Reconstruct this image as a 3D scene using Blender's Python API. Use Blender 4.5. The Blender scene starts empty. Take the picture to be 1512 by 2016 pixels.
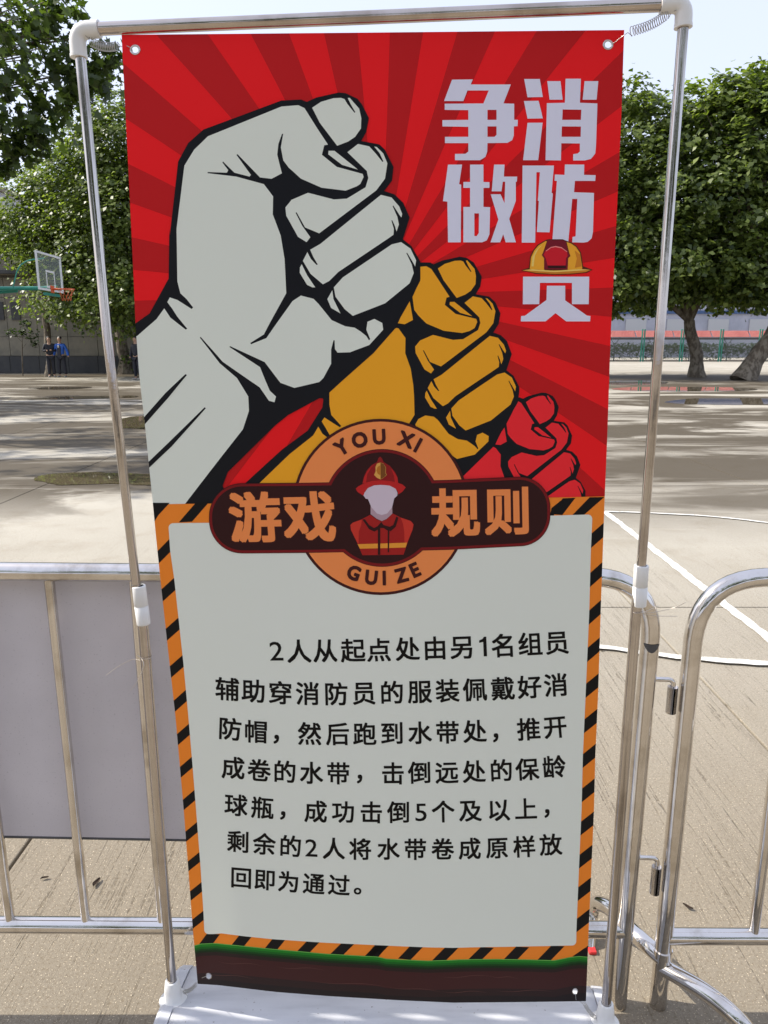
import bpy, bmesh, math, random
import numpy as np
from mathutils import Vector, Matrix, geometry, noise

random.seed(7)
rng = np.random.default_rng(7)
sc = bpy.context.scene
col = sc.collection
R = math.radians

# ------------------------------------------------------------------ camera, sky, sun, exposure
CAM_H = 1.53; PITCH = R(12.8); FPX = 1480.0
cam_d = bpy.data.cameras.new('camera'); cam = bpy.data.objects.new('camera', cam_d); col.objects.link(cam)
cam_d.sensor_fit = 'HORIZONTAL'; cam_d.sensor_width = 36; cam_d.lens = 36 * FPX / 1512
cam_d.clip_start = 0.05; cam_d.clip_end = 3000
cam.location = (0, 0, CAM_H); cam.rotation_euler = (R(90) - PITCH, 0, 0)
sc.camera = cam
SUN_EL = R(43); SUN_AZ = R(-79)          # azimuth clockwise from +Y (the view direction)
world = bpy.data.worlds.new('World'); sc.world = world; world.use_nodes = True
wn = world.node_tree; wn.nodes.clear()
wo = wn.nodes.new('ShaderNodeOutputWorld'); wb = wn.nodes.new('ShaderNodeBackground'); ws = wn.nodes.new('ShaderNodeTexSky')
ws.sky_type = 'NISHITA'; ws.sun_disc = False; ws.sun_elevation = SUN_EL; ws.sun_rotation = SUN_AZ
ws.dust_density = 3.0; ws.air_density = 1.0; ws.ozone_density = 1.0
wb.inputs['Strength'].default_value = 0.15
wm = wn.nodes.new('ShaderNodeMix'); wm.data_type = 'RGBA'; wm.inputs[0].default_value = 0.72      # thin bright haze over the whole sky
wm.inputs[7].default_value = (4.15, 4.4, 5.35, 1); wn.links.new(ws.outputs[0], wm.inputs[6]); wn.links.new(wm.outputs[2], wb.inputs[0]); wn.links.new(wb.outputs[0], wo.inputs[0])
sun_d = bpy.data.lights.new('sun', 'SUN'); sun = bpy.data.objects.new('sun', sun_d); col.objects.link(sun)
sun_d.energy = 3.9; sun_d.angle = R(0.53); sun_d.color = (1, 0.94, 0.84)
to_sun = Vector((math.sin(SUN_AZ) * math.cos(SUN_EL), math.cos(SUN_AZ) * math.cos(SUN_EL), math.sin(SUN_EL)))
sun.rotation_euler = to_sun.to_track_quat('Z', 'Y').to_euler()
sun.location = to_sun * 60
sc.view_settings.view_transform = 'Standard'; sc.view_settings.look = 'None'
sc.view_settings.gamma = 1; sc.view_settings.use_curve_mapping = False
sc.view_settings.exposure = 0.7

# ------------------------------------------------------------------ measuring: where a sight line of the photograph meets a plane
cP, sP = math.cos(PITCH), math.sin(PITCH)
def ray(x, y):
    a, b = (x - 756) / FPX, -(y - 1008) / FPX
    return Vector((a, cP + sP * b, -sP + cP * b))
def hit(x, y, p0, n):
    d = ray(x, y); o = Vector((0, 0, CAM_H))
    return o + d * ((p0 - o).dot(n) / d.dot(n))
def G(x, y, z=0.0): return hit(x, y, Vector((0, 0, z)), Vector((0, 0, 1)))
def V(x, y, Y): return hit(x, y, Vector((0, Y, 0)), Vector((0, 1, 0)))
FR_P, FR_N = Vector((0, 1.328, 0)), Vector((0.062, 1, 0)).normalized()     # plane of the stand's tube frame
def PF(x, y, off=0.0): return hit(x, y, FR_P + FR_N * off, FR_N)

# ------------------------------------------------------------------ materials
MAT = {}
def lin(c):
    return tuple(((v / 255) / 12.92 if v / 255 <= 0.04045 else ((v / 255 + 0.055) / 1.055) ** 2.4) for v in c)
def mat(name, color, rough=0.5, metal=0.0, spec=0.5, build=None):
    if name in MAT: return MAT[name]
    m = bpy.data.materials.new(name); m.use_nodes = True
    nt = m.node_tree; b = nt.nodes['Principled BSDF']
    b.inputs['Base Color'].default_value = (*color, 1); b.inputs['Roughness'].default_value = rough
    b.inputs['Metallic'].default_value = metal; b.inputs['Specular IOR Level'].default_value = spec
    if build: build(m, nt, b)
    MAT[name] = m
    return m
def N(nt, t, **kw):
    n = nt.nodes.new(t)
    for k, v in kw.items(): setattr(n, k, v)
    return n
def math_(nt, op, a, b=None, c=None, clamp=False):
    n = N(nt, 'ShaderNodeMath', operation=op, use_clamp=clamp)
    for i, v in enumerate((a, b, c)):
        if v is None: continue
        if hasattr(v, 'links'): nt.links.new(v, n.inputs[i])
        else: n.inputs[i].default_value = v
    return n.outputs[0]
def mixc(nt, f, a, b, mode='MIX'):
    n = N(nt, 'ShaderNodeMix', data_type='RGBA', blend_type=mode)
    for s, v in ((n.inputs[0], f), (n.inputs[6], a), (n.inputs[7], b)):
        if hasattr(v, 'links'): nt.links.new(v, s)
        else: s.default_value = v if isinstance(v, (int, float)) else (*v, 1) if len(v) == 3 else v
    return n.outputs[2]
def tex(nt, scale, detail=4, rough=0.5, vec=None, sc3=None, coords='Object', distort=0.0):
    tc = N(nt, 'ShaderNodeTexCoord'); v = tc.outputs[coords] if vec is None else vec
    if sc3:
        mp = N(nt, 'ShaderNodeMapping'); mp.inputs['Scale'].default_value = sc3
        nt.links.new(v, mp.inputs[0]); v = mp.outputs[0]
    n = N(nt, 'ShaderNodeTexNoise'); n.inputs['Scale'].default_value = scale; n.inputs['Detail'].default_value = detail
    n.inputs['Roughness'].default_value = rough; n.inputs['Distortion'].default_value = distort
    nt.links.new(v, n.inputs['Vector']); return n.outputs[0]
def ramp(nt, v, p0, p1):
    n = N(nt, 'ShaderNodeMapRange', interpolation_type='SMOOTHSTEP'); nt.links.new(v, n.inputs[0])
    n.inputs[1].default_value = p0; n.inputs[2].default_value = p1
    return n.outputs[0]
def bump(nt, b, h, strength=0.3, dist=0.01):
    n = N(nt, 'ShaderNodeBump'); n.inputs['Strength'].default_value = strength; n.inputs['Distance'].default_value = dist
    nt.links.new(h, n.inputs['Height']); nt.links.new(n.outputs[0], b.inputs['Normal'])

def b_steel(tint, dirt, refl_streak=0.0):
    def f(m, nt, b):
        n1 = tex(nt, 9, 5, 0.6); n2 = tex(nt, 60, 3, 0.6, sc3=(1, 1, 0.12))
        c = mixc(nt, ramp(nt, n1, 0.45, 0.75), tint, dirt); n3 = tex(nt, 170, 3, 0.6, sc3=(1, 1, 0.012))
        c = mixc(nt, math_(nt, 'MULTIPLY', ramp(nt, n3, 0.5, 0.62), refl_streak), c, tuple(v * 0.42 for v in dirt))  # dark streaks painted into the colour for reflected surroundings
        nt.links.new(c, b.inputs['Base Color'])
        r = math_(nt, 'MULTIPLY_ADD', n2, 0.09, 0.02); r2 = math_(nt, 'MULTIPLY_ADD', ramp(nt, n1, 0.55, 0.8), 0.16, r)
        nt.links.new(r2, b.inputs['Roughness'])
        bump(nt, b, n1, 0.12, 0.004)
    return f
STEEL = mat('polished_steel', (0.7, 0.68, 0.65), 0.12, 1.0, build=b_steel((0.72, 0.69, 0.66), (0.44, 0.40, 0.35)))
TUBE = mat('stand_tube_steel', (0.62, 0.58, 0.55), 0.16, 1.0, build=b_steel((0.56, 0.52, 0.49), (0.36, 0.32, 0.29), 0.6))
TOPT = mat('top_tube_steel', (0.5, 0.45, 0.41), 0.16, 1.0, build=b_steel((0.56, 0.50, 0.46), (0.38, 0.32, 0.28)))
def b_plastic(m, nt, b):
    n = tex(nt, 25, 5, 0.7); c = mixc(nt, ramp(nt, n, 0.62, 0.8), (0.72, 0.72, 0.71), (0.52, 0.49, 0.44)); nt.links.new(c, b.inputs['Base Color'])
PLASTIC = mat('white_plastic', (0.8, 0.8, 0.8), 0.35, build=b_plastic)
def b_base(m, nt, b):
    n = tex(nt, 6, 5, 0.6, sc3=(1, 6, 6)); n2 = tex(nt, 140, 2, 0.5)
    c = mixc(nt, ramp(nt, n, 0.35, 0.75), (0.56, 0.57, 0.60), (0.46, 0.47, 0.50))
    c = mixc(nt, ramp(nt, n2, 0.72, 0.78), c, (0.15, 0.13, 0.12)); nt.links.new(c, b.inputs['Base Color']); bump(nt, b, n, 0.1, 0.003)
BASEW = mat('stand_base_plastic', (0.8, 0.8, 0.82), 0.4, build=b_base)
WIRE = mat('thin_wire', (0.45, 0.44, 0.42), 0.3, 1.0)

# ------------------------------------------------------------------ object helpers
def link(name, me, parent=None, mats=()):
    o = bpy.data.objects.new(name, me); col.objects.link(o)
    if parent is not None: o.parent = parent
    for m in mats:
        if m is not None: me.materials.append(m)
    return o
def tag(o, label=None, cat=None, group=None, kind=None):
    if label: o['label'] = label
    if cat: o['category'] = cat
    if group: o['group'] = group
    if kind: o['kind'] = kind
    return o
def empty(name, loc=(0, 0, 0), label=None, cat=None, group=None, rz=0):
    o = bpy.data.objects.new(name, None); col.objects.link(o); o.location = loc; o.rotation_euler = (0, 0, rz); o.empty_display_size = 0.1
    return tag(o, label, cat, group)
def local(o, p): return Vector(p) - Vector(o.location)
def mesh_of(bm, smooth=False, name='m'):
    me = bpy.data.meshes.new(name); bm.to_mesh(me); bm.free()
    if smooth:
        me.polygons.foreach_set('use_smooth', [True] * len(me.polygons))
    return me
def add_box(bm, lo, hi, bevel=0.0):
    r = bmesh.ops.create_cube(bm, size=1)
    lo, hi = Vector(lo), Vector(hi)
    for v in r['verts']:
        v.co = Vector(((lo[i] + hi[i]) / 2 + v.co[i] * (hi[i] - lo[i])) for i in range(3))
    if bevel:
        es = list({e for v in r['verts'] for e in v.link_edges})
        bmesh.ops.bevel(bm, geom=es, offset=bevel, segments=2, affect='EDGES', profile=0.6)
def add_tube(bm, pts, r, seg=16, caps=True):
    pts = [Vector(p) for p in pts]
    rs = r if isinstance(r, (list, tuple)) else [r] * len(pts)
    rings = []; prev = None
    for i, p in enumerate(pts):
        t = (pts[min(i + 1, len(pts) - 1)] - pts[max(i - 1, 0)]).normalized()
        if prev is None:
            a = Vector((0, 0, 1)) if abs(t.z) < 0.9 else Vector((0, 1, 0)); u = t.cross(a).normalized()
        else:
            u = (prev - t * prev.dot(t)).normalized()
        prev = u; w = t.cross(u)
        rings.append([bm.verts.new(p + (u * math.cos(6.28318 * k / seg) + w * math.sin(6.28318 * k / seg)) * rs[i]) for k in range(seg)])
    for a, b in zip(rings, rings[1:]):
        for k in range(seg): bm.faces.new((a[k], a[(k + 1) % seg], b[(k + 1) % seg], b[k]))
    if caps:                                                    # caps get vertices of their own so the tube's shading stays straight
        bm.faces.new([bm.verts.new(v.co) for v in rings[0][::-1]]); bm.faces.new([bm.verts.new(v.co) for v in rings[-1]])
def bend(pts, rad, seg=8):
    """round the corners of a polyline"""
    pts = [Vector(p) for p in pts]; out = [pts[0]]
    for i in range(1, len(pts) - 1):
        a = (pts[i - 1] - pts[i]); b = (pts[i + 1] - pts[i]); rr = min(rad, a.length * 0.49, b.length * 0.49)
        p0 = pts[i] + a.normalized() * rr; p1 = pts[i] + b.normalized() * rr
        for k in range(seg + 1):
            t = k / seg; out.append(p0 * (1 - t) ** 2 + pts[i] * 2 * t * (1 - t) * 0.92 + (p0 + p1) * t * (1 - t) * 0.08 + p1 * t * t)
    out.append(pts[-1]); return out
def tube(name, pts, r, m, parent=None, seg=18, caps=True):
    bm = bmesh.new(); off = Vector(parent.location) if parent is not None else Vector()
    add_tube(bm, [Vector(p) - off for p in pts], r, seg, caps)
    return link(name, mesh_of(bm, True), parent, [m])
def box(name, lo, hi, m, parent=None, bevel=0.0):
    bm = bmesh.new(); off = Vector(parent.location) if parent is not None else Vector()
    add_box(bm, Vector(lo) - off, Vector(hi) - off, bevel)
    return link(name, mesh_of(bm), parent, [m])
def copy_tree(o, parent=None):
    c = o.copy(); col.objects.link(c); c.parent = parent
    for ch in list(o.children): copy_tree(ch, c)
    return c

# ------------------------------------------------------------------ THE SETTING: ground
def b_concrete(m, nt, b):
    P = N(nt, 'ShaderNodeNewGeometry').outputs['Position']
    big = tex(nt, 0.35, 4, 0.55, P); mid = tex(nt, 2.6, 6, 0.65, P, distort=0.4); fine = tex(nt, 110, 5, 0.85, P); agg = tex(nt, 240, 2, 0.5, P)
    sep = N(nt, 'ShaderNodeSeparateXYZ'); nt.links.new(P, sep.inputs[0])
    near_far = math_(nt, 'ADD', sep.outputs[1], math_(nt, 'MULTIPLY', mid, 1.2)); court = ramp(nt, near_far, 2.0, 6.5)      # glancing brightness put into the colour: darker near, paler far
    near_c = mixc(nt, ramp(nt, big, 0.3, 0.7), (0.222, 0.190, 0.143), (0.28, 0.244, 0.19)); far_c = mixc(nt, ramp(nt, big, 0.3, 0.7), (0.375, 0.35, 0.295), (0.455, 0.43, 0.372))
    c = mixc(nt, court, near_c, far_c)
    c = mixc(nt, math_(nt, 'MULTIPLY', ramp(nt, mid, 0.45, 0.8), 0.4), c, (0.24, 0.20, 0.14))
    c = mixc(nt, math_(nt, 'MULTIPLY', ramp(nt, fine, 0.52, 0.34), 0.7), c, (0.15, 0.115, 0.075))
    c = mixc(nt, ramp(nt, agg, 0.63, 0.71), c, (0.68, 0.58, 0.43))
    pits = tex(nt, 16, 5, 0.8, P); c = mixc(nt, math_(nt, 'MULTIPLY', ramp(nt, pits, 0.70, 0.74), 0.8), c, (0.09, 0.07, 0.05))
    br = math_(nt, 'ABSOLUTE', math_(nt, 'SUBTRACT', tex(nt, 1.0, 2, 0.5, P, sc3=(34, 0.55, 1)), 0.5)); bm_ = tex(nt, 0.9, 5, 0.7, P, sc3=(1.6, 1, 1)); bk = tex(nt, 60, 3, 0.6, P)
    groove = math_(nt, 'MULTIPLY', math_(nt, 'SUBTRACT', 1.0, ramp(nt, sep.outputs[1], 3.0, 7.0)), math_(nt, 'MULTIPLY', math_(nt, 'MULTIPLY', ramp(nt, br, 0.012, 0.004), ramp(nt, bm_, 0.34, 0.5)), ramp(nt, bk, 0.4, 0.55)))
    c = mixc(nt, math_(nt, 'MULTIPLY', groove, 0.5), c, (0.10, 0.078, 0.05))
    dm = tex(nt, 0.34, 6, 0.62, P, sc3=(0.5, 1.3, 1), distort=0.9); dm2 = tex(nt, 0.16, 3, 0.5, P)
    far = ramp(nt, sep.outputs[1], 5.2, 8.0); far2 = math_(nt, 'SUBTRACT', 1.0, ramp(nt, sep.outputs[1], 30, 46))
    wet_shade = math_(nt, 'MULTIPLY', math_(nt, 'MULTIPLY', ramp(nt, math_(nt, 'MULTIPLY_ADD', dm2, 0.35, dm), 0.63, 0.72), far), far2)
    vary = math_(nt, 'MULTIPLY_ADD', ramp(nt, tex(nt, 0.8, 6, 0.7, P, sc3=(0.45, 1.5, 1), distort=1.0), 0.38, 0.56), 0.60, 0.40)
    def patch(x, y, rx, ry, k=1.0, even=0):
        v = N(nt, 'ShaderNodeMapping', vector_type='TEXTURE'); v.inputs['Location'].default_value = (x, y, 0); v.inputs['Scale'].default_value = (rx, ry, 1); nt.links.new(P, v.inputs[0])
        s_ = N(nt, 'ShaderNodeVectorMath', operation='MULTIPLY'); nt.links.new(v.outputs[0], s_.inputs[0]); s_.inputs[1].default_value = (1, 1, 0)
        l = N(nt, 'ShaderNodeVectorMath', operation='LENGTH'); nt.links.new(s_.outputs[0], l.inputs[0])
        e = math_(nt, 'MULTIPLY_ADD', dm, 2.6, math_(nt, 'SUBTRACT', l.outputs['Value'], 1.3)); return math_(nt, 'MULTIPLY', math_(nt, 'MULTIPLY', ramp(nt, e, 1.45, 0.75), k), 1.0 if even else vary)
    for q in ((3.5, 9.6, 2.4, 1.6), (4.6, 7.3, 2.6, 0.55, 0.8), (6.8, 11.5, 3.5, 1.2), (-2.6, 8.9, 2.6, 1.1), (-4.5, 11.8, 3.2, 0.9), (-2.5, 13.5, 3, 1.3), (9.5, 16, 5, 1.2), (-8, 17.5, 5, 1.0), (-6, 24, 7, 1.4), (12, 27, 9, 2.0), (7.5, 20, 4, 0.9), (-14, 28.5, 9, 1.3), (16, 32.5, 11, 3.6, 1.0, 1), (-15, 35, 12, 1.6, 1.0, 1), (4.2, 9.2, 1.6, 0.9, 1.0, 1), (-2.0, 9.3, 1.7, 1.1, 1.0, 1), (5.2, 7.15, 2.2, 0.4, 0.9, 1)):  # two farthest even patches: wet ground plus painted shade under trees, by wall
        wet_shade = math_(nt, 'MAXIMUM', wet_shade, patch(*q))
    c = mixc(nt, math_(nt, 'MULTIPLY', wet_shade, 0.88), c, (0.052, 0.038, 0.021))
    nt.links.new(c, b.inputs['Base Color'])
    b.inputs['Specular IOR Level'].default_value = 0.12
    rg = math_(nt, 'MULTIPLY_ADD', wet_shade, -0.2, 0.85); nt.links.new(rg, b.inputs['Roughness'])
    h = math_(nt, 'MULTIPLY_ADD', groove, -1.4, math_(nt, 'MULTIPLY_ADD', fine, 1.0, math_(nt, 'MULTIPLY', agg, 0.5)))
    bump(nt, b, math_(nt, 'MULTIPLY', h, math_(nt, 'SUBTRACT', 1.0, wet_shade)), 0.6, 0.004)
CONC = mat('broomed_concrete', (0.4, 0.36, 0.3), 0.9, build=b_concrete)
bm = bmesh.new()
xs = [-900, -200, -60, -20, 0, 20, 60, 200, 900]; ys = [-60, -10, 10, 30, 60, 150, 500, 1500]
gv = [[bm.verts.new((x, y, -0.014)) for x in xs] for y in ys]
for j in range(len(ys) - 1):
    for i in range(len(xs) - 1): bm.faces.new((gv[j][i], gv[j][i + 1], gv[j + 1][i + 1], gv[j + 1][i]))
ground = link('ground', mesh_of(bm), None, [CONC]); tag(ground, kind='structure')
SX, SY, GAP = 2.59, 3.83, 0.011
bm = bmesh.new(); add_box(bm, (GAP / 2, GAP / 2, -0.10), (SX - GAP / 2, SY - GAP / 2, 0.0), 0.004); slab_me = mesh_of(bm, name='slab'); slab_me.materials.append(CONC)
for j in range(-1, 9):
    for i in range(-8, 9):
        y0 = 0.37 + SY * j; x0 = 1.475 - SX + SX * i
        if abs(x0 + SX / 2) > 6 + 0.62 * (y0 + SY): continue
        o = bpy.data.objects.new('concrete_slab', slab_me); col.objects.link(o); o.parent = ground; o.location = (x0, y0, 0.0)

def b_paint(m, nt, b):
    P = N(nt, 'ShaderNodeNewGeometry').outputs['Position']
    n = tex(nt, 55, 5, 0.75, P)
    c = mixc(nt, ramp(nt, n, 0.52, 0.62), (0.66, 0.65, 0.61), (0.38, 0.34, 0.27)); nt.links.new(c, b.inputs['Base Color'])
PAINT = mat('worn_line_paint', (0.78, 0.77, 0.74), 0.7, build=b_paint)
def ribbon(name, pts, w, z, m, rag=0.006):
    bm = bmesh.new(); pts = [Vector((p[0], p[1], 0)) for p in pts]
    dense = []
    for a, b in zip(pts, pts[1:]):
        n = max(1, int((b - a).length / 0.05))
        for k in range(n): dense.append(a.lerp(b, k / n))
    dense.append(pts[-1]); L = []
    for i, p in enumerate(dense):
        t = (dense[min(i + 1, len(dense) - 1)] - dense[max(i - 1, 0)]).normalized(); q = Vector((-t.y, t.x, 0))
        L.append([bm.verts.new(p + q * (s * w / 2 + random.uniform(-rag, rag)) + Vector((0, 0, z))) for s in (-1, 1)])
    for a, b in zip(L, L[1:]): bm.faces.new((a[0], b[0], b[1], a[1]))
    bmesh.ops.recalc_face_normals(bm, faces=bm.faces)
    if bm.faces[0].normal.z < 0: bmesh.ops.reverse_faces(bm, faces=bm.faces)
    o = link(name, mesh_of(bm), None, [m]); tag(o, kind='structure'); return o
lab = dict()
ribbon('court_line', [(2.03, 6.74), (2.03, 1.2)], 0.062, 0.004, PAINT, 0.006)
arc = [(2.03, 6.73), (2.35, 6.69), (2.93, 6.55), (3.31, 6.30), (3.9, 5.8), (4.3, 5.2), (4.5, 4.4)]
ribbon('court_line', bend(arc, 0.3, 4), 0.04, 0.008, PAINT)
ribbon('court_line', bend([(0.3, 3.66), (0.7, 3.66), (1.11, 3.60), (1.37, 3.48), (1.85, 3.37), (2.6, 3.34)], 0.3, 4), 0.052, 0.012, PAINT, 0.009)
ribbon('court_line', [(9.6, 18.3), (17.5, 15.6)], 0.06, 0.004, PAINT)

def b_water(m, nt, b):
    P = N(nt, 'ShaderNodeNewGeometry').outputs['Position']
    n = tex(nt, 1.5, 3, 0.5, P); bump(nt, b, n, 0.05, 0.01)
WATER = mat('puddle_water', (0.10, 0.08, 0.05), 0.02, spec=0.4, build=b_water)
def puddle(pts, z=0.006):
    bm = bmesh.new(); n = len(pts); vs = []
    P = [Vector((p[0], p[1], 0)) for p in pts]
    for i in range(n):
        for k in range(10):
            t = k / 10; p0, p1, p2, p3 = P[i - 1], P[i], P[(i + 1) % n], P[(i + 2) % n]
            q = 0.5 * ((2 * p1) + (p2 - p0) * t + (2 * p0 - 5 * p1 + 4 * p2 - p3) * t * t + (3 * p1 - p0 - 3 * p2 + p3) * t ** 3)
            w = noise.noise(q * 1.7) * 0.14 + noise.noise(q * 6) * 0.05
            vs.append(bm.verts.new((q.x + w, q.y + w, z)))
    f = bm.faces.new(vs)
    if f.normal.z < 0: f.normal_flip()
    bmesh.ops.triangulate(bm, faces=[f])
    o = link('puddle_water', mesh_of(bm), None, [WATER]); tag(o, kind='structure')
def GP(l, z=0.0): return [tuple(G(x, y, z)[:2]) for x, y in l]
puddle(GP([(62, 948), (100, 954), (200, 956), (300, 956), (420, 953), (430, 940), (300, 934), (200, 930), (120, 932), (80, 938)]))
puddle(GP([(60, 786), (110, 782), (170, 780), (260, 779), (260, 783), (150, 786)]))
puddle(GP([(60, 764), (110, 762), (180, 762), (150, 766), (90, 767)]))
puddle(GP([(1210, 768), (1330, 771), (1450, 770), (1490, 767), (1440, 763), (1330, 762), (1230, 763)]))
puddle(GP([(1180, 752), (1210, 757), (1300, 757), (1310, 752), (1250, 749)]))
puddle(GP([(230, 842), (380, 846), (420, 832), (330, 820), (250, 822)]))
puddle(GP([(1310, 793), (1400, 797), (1540, 795), (1540, 786), (1420, 784), (1350, 786)]))

LITTER = mat('dead_leaf', (0.05, 0.03, 0.018), 0.8)
for i, (x, y, s, lb_) in enumerate(((88, 1731, 1.0, 'small dark dead leaf between the two left barrier bars'), (190, 1740, 1.7, 'dark curled dead leaf right of the left barrier bar'), (1354, 1788, 1.3, 'small brown dead leaf under the right barrier rail'), (1184, 1282, 1.0, 'dark scrap on the white line by the banner edge'))):
    p = G(x, y, 0.001); bm = bmesh.new(); pr_ = None
    for k in range(6):
        t = k / 5 - 0.5; w = 0.0045 * s * (1 - 3.4 * t * t); z = 0.003 + 0.004 * abs(t)
        cur = [bm.verts.new((t * 0.022 * s, q * w + 0.002 * math.sin(k), z + abs(q) * 0.003)) for q in (-1, 0, 1)]
        if pr_:
            for j in (0, 1): bm.faces.new((pr_[j], cur[j], cur[j + 1], pr_[j + 1]))
        pr_ = cur
    bmesh.ops.solidify(bm, geom=bm.faces[:], thickness=0.0006)
    o = link('dead_leaf', mesh_of(bm), None, [LITTER]); o.location = p; o.rotation_euler = (0, 0, 0.5 + i); tag(o, lb_, 'leaf')

# ------------------------------------------------------------------ vegetation
def b_leaf(base, light):
    def f(m, nt, b):
        g = N(nt, 'ShaderNodeNewGeometry'); r = g.outputs['Random Per Island']
        c = mixc(nt, r, base, light); n = tex(nt, 0.9, 2, 0.5, g.outputs['Position'])
        c = mixc(nt, math_(nt, 'MULTIPLY', ramp(nt, n, 0.4, 0.7), 0.4), c, tuple(v * 0.6 for v in base))
        nt.links.new(c, b.inputs['Base Color'])
        tr = N(nt, 'ShaderNodeBsdfTranslucent'); nt.links.new(mixc(nt, 1.0, c, (1.35, 1.5, 0.55), 'MULTIPLY'), tr.inputs[0])
        mx = N(nt, 'ShaderNodeMixShader'); mx.inputs[0].default_value = 0.45
        out = nt.nodes['Material Output']
        nt.links.new(b.outputs[0], mx.inputs[1]); nt.links.new(tr.outputs[0], mx.inputs[2]); nt.links.new(mx.outputs[0], out.inputs[0])
    return f
LEAF_PLANE = mat('plane_tree_leaf', (0.06, 0.1, 0.03), 0.42, build=b_leaf((0.036, 0.062, 0.015), (0.25, 0.31, 0.08)))
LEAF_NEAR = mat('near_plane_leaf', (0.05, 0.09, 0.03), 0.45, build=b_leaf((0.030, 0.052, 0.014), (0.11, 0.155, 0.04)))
LEAF_DARK = mat('dark_shrub_leaf', (0.03, 0.06, 0.02), 0.5, build=b_leaf((0.022, 0.042, 0.014), (0.05, 0.08, 0.024)))
def b_bark(m, nt, b):
    n = tex(nt, 7, 5, 0.6, sc3=(1, 1, 0.5)); n2 = tex(nt, 40, 4, 0.7, sc3=(1, 1, 0.25))
    c = mixc(nt, ramp(nt, n, 0.42, 0.6), (0.095, 0.075, 0.052), (0.21, 0.18, 0.135)); nt.links.new(c, b.inputs['Base Color']); bump(nt, b, n2, 0.6, 0.03)
BARK = mat('plane_bark', (0.2, 0.17, 0.13), 0.85, build=b_bark)
STAR = [(0, -0.45), (0.16, -0.28), (0.5, -0.22), (0.3, 0.02), (0.42, 0.3), (0.16, 0.2), (0, 0.55), (-0.16, 0.2), (-0.42, 0.3), (-0.3, 0.02), (-0.5, -0.22), (-0.16, -0.28)]
QUAD = [(0, -0.5), (0.38, -0.05), (0, 0.5), (-0.38, -0.05)]
def leaves_mesh(C, size, shape, mats_, up=0.45, jitter=0.35, outward=None):
    """C: (n,3) leaf centres"""
    n = len(C); K = len(shape)
    nrm = rng.normal(size=(n, 3)); nrm /= np.linalg.norm(nrm, axis=1)[:, None]; nrm[:, 2] = np.abs(nrm[:, 2])
    nrm = nrm * (1 - up) + np.array([0, 0, up])
    if outward is not None: nrm += outward * 0.6
    nrm /= np.linalg.norm(nrm, axis=1)[:, None]
    a = rng.normal(size=(n, 3)); u = np.cross(nrm, a); u /= np.linalg.norm(u, axis=1)[:, None]; w = np.cross(nrm, u)
    s = size * (1 + jitter * rng.uniform(-1, 1, size=n))
    sh = np.array(shape); fold = np.abs(sh[:, 0]) * 0.35
    co = C[:, None, :] + (u[:, None, :] * sh[None, :, 0:1] + w[:, None, :] * sh[None, :, 1:2] + nrm[:, None, :] * fold[None, :, None]) * s[:, None, None]
    me = bpy.data.meshes.new('leaves'); me.vertices.add(n * K); me.vertices.foreach_set('co', co.reshape(-1).astype(np.float32))
    me.loops.add(n * K); me.loops.foreach_set('vertex_index', np.arange(n * K, dtype=np.int32))
    me.polygons.add(n); me.polygons.foreach_set('loop_start', np.arange(0, n * K, K, dtype=np.int32))
    me.update(calc_edges=True)
    for m in mats_: me.materials.append(m)
    return me
def crown_points(blobs, per_m2, clump=0.42, leaves_per=26, sag=0.15, fill=0.25):
    """blobs: (x,y,z,rx,ry,rz). clumps on noisy shells of overlapping blobs"""
    out = []; ow = []
    for (x, y, z, rx, ry, rz) in blobs:
        area = 4 * math.pi * ((rx * ry) ** 1.6 / 3 + (rx * rz) ** 1.6 / 3 + (ry * rz) ** 1.6 / 3) ** (1 / 1.6)
        n = max(6, int(area * per_m2 / leaves_per))
        d = rng.normal(size=(n, 3)); d /= np.linalg.norm(d, axis=1)[:, None]
        lump = np.array([1 + 0.42 * noise.noise(Vector(v * 2.1) + Vector((x, y, z))) + 0.26 * noise.noise(Vector(v * 5.3) + Vector((z, x, y))) for v in d])
        rad = lump * np.where(rng.random(n) < fill, rng.uniform(0.35, 0.9, n), rng.uniform(0.85, 1.06, n))
        cc = np.array([x, y, z]) + d * rad[:, None] * np.array([rx, ry, rz])
        m = rng.poisson(leaves_per, n).clip(4)
        idx = np.repeat(np.arange(n), m)
        sp = clump * rng.uniform(0.6, 1.3, n)[idx]
        p = cc[idx] + rng.normal(size=(len(idx), 3)) * sp[:, None] * np.array([0.62, 0.62, 0.42]); p[:, 2] -= sag * rng.random(len(idx))
        out.append(p); ow.append(d[idx])
    return np.concatenate(out), np.concatenate(ow)
def limb_pts(a, b, wob, n=6):
    a, b = Vector(a), Vector(b); L = (b - a).length; o = []
    for i in range(n + 1):
        t = i / n; p = a.lerp(b, t); q = Vector((noise.noise(p * 0.9 + Vector((3, 1, 7))), noise.noise(p * 0.9 + Vector((9, 2, 4))), 0)) * wob * L * math.sin(math.pi * t)
        o.append(p + q)
    return o
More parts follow.
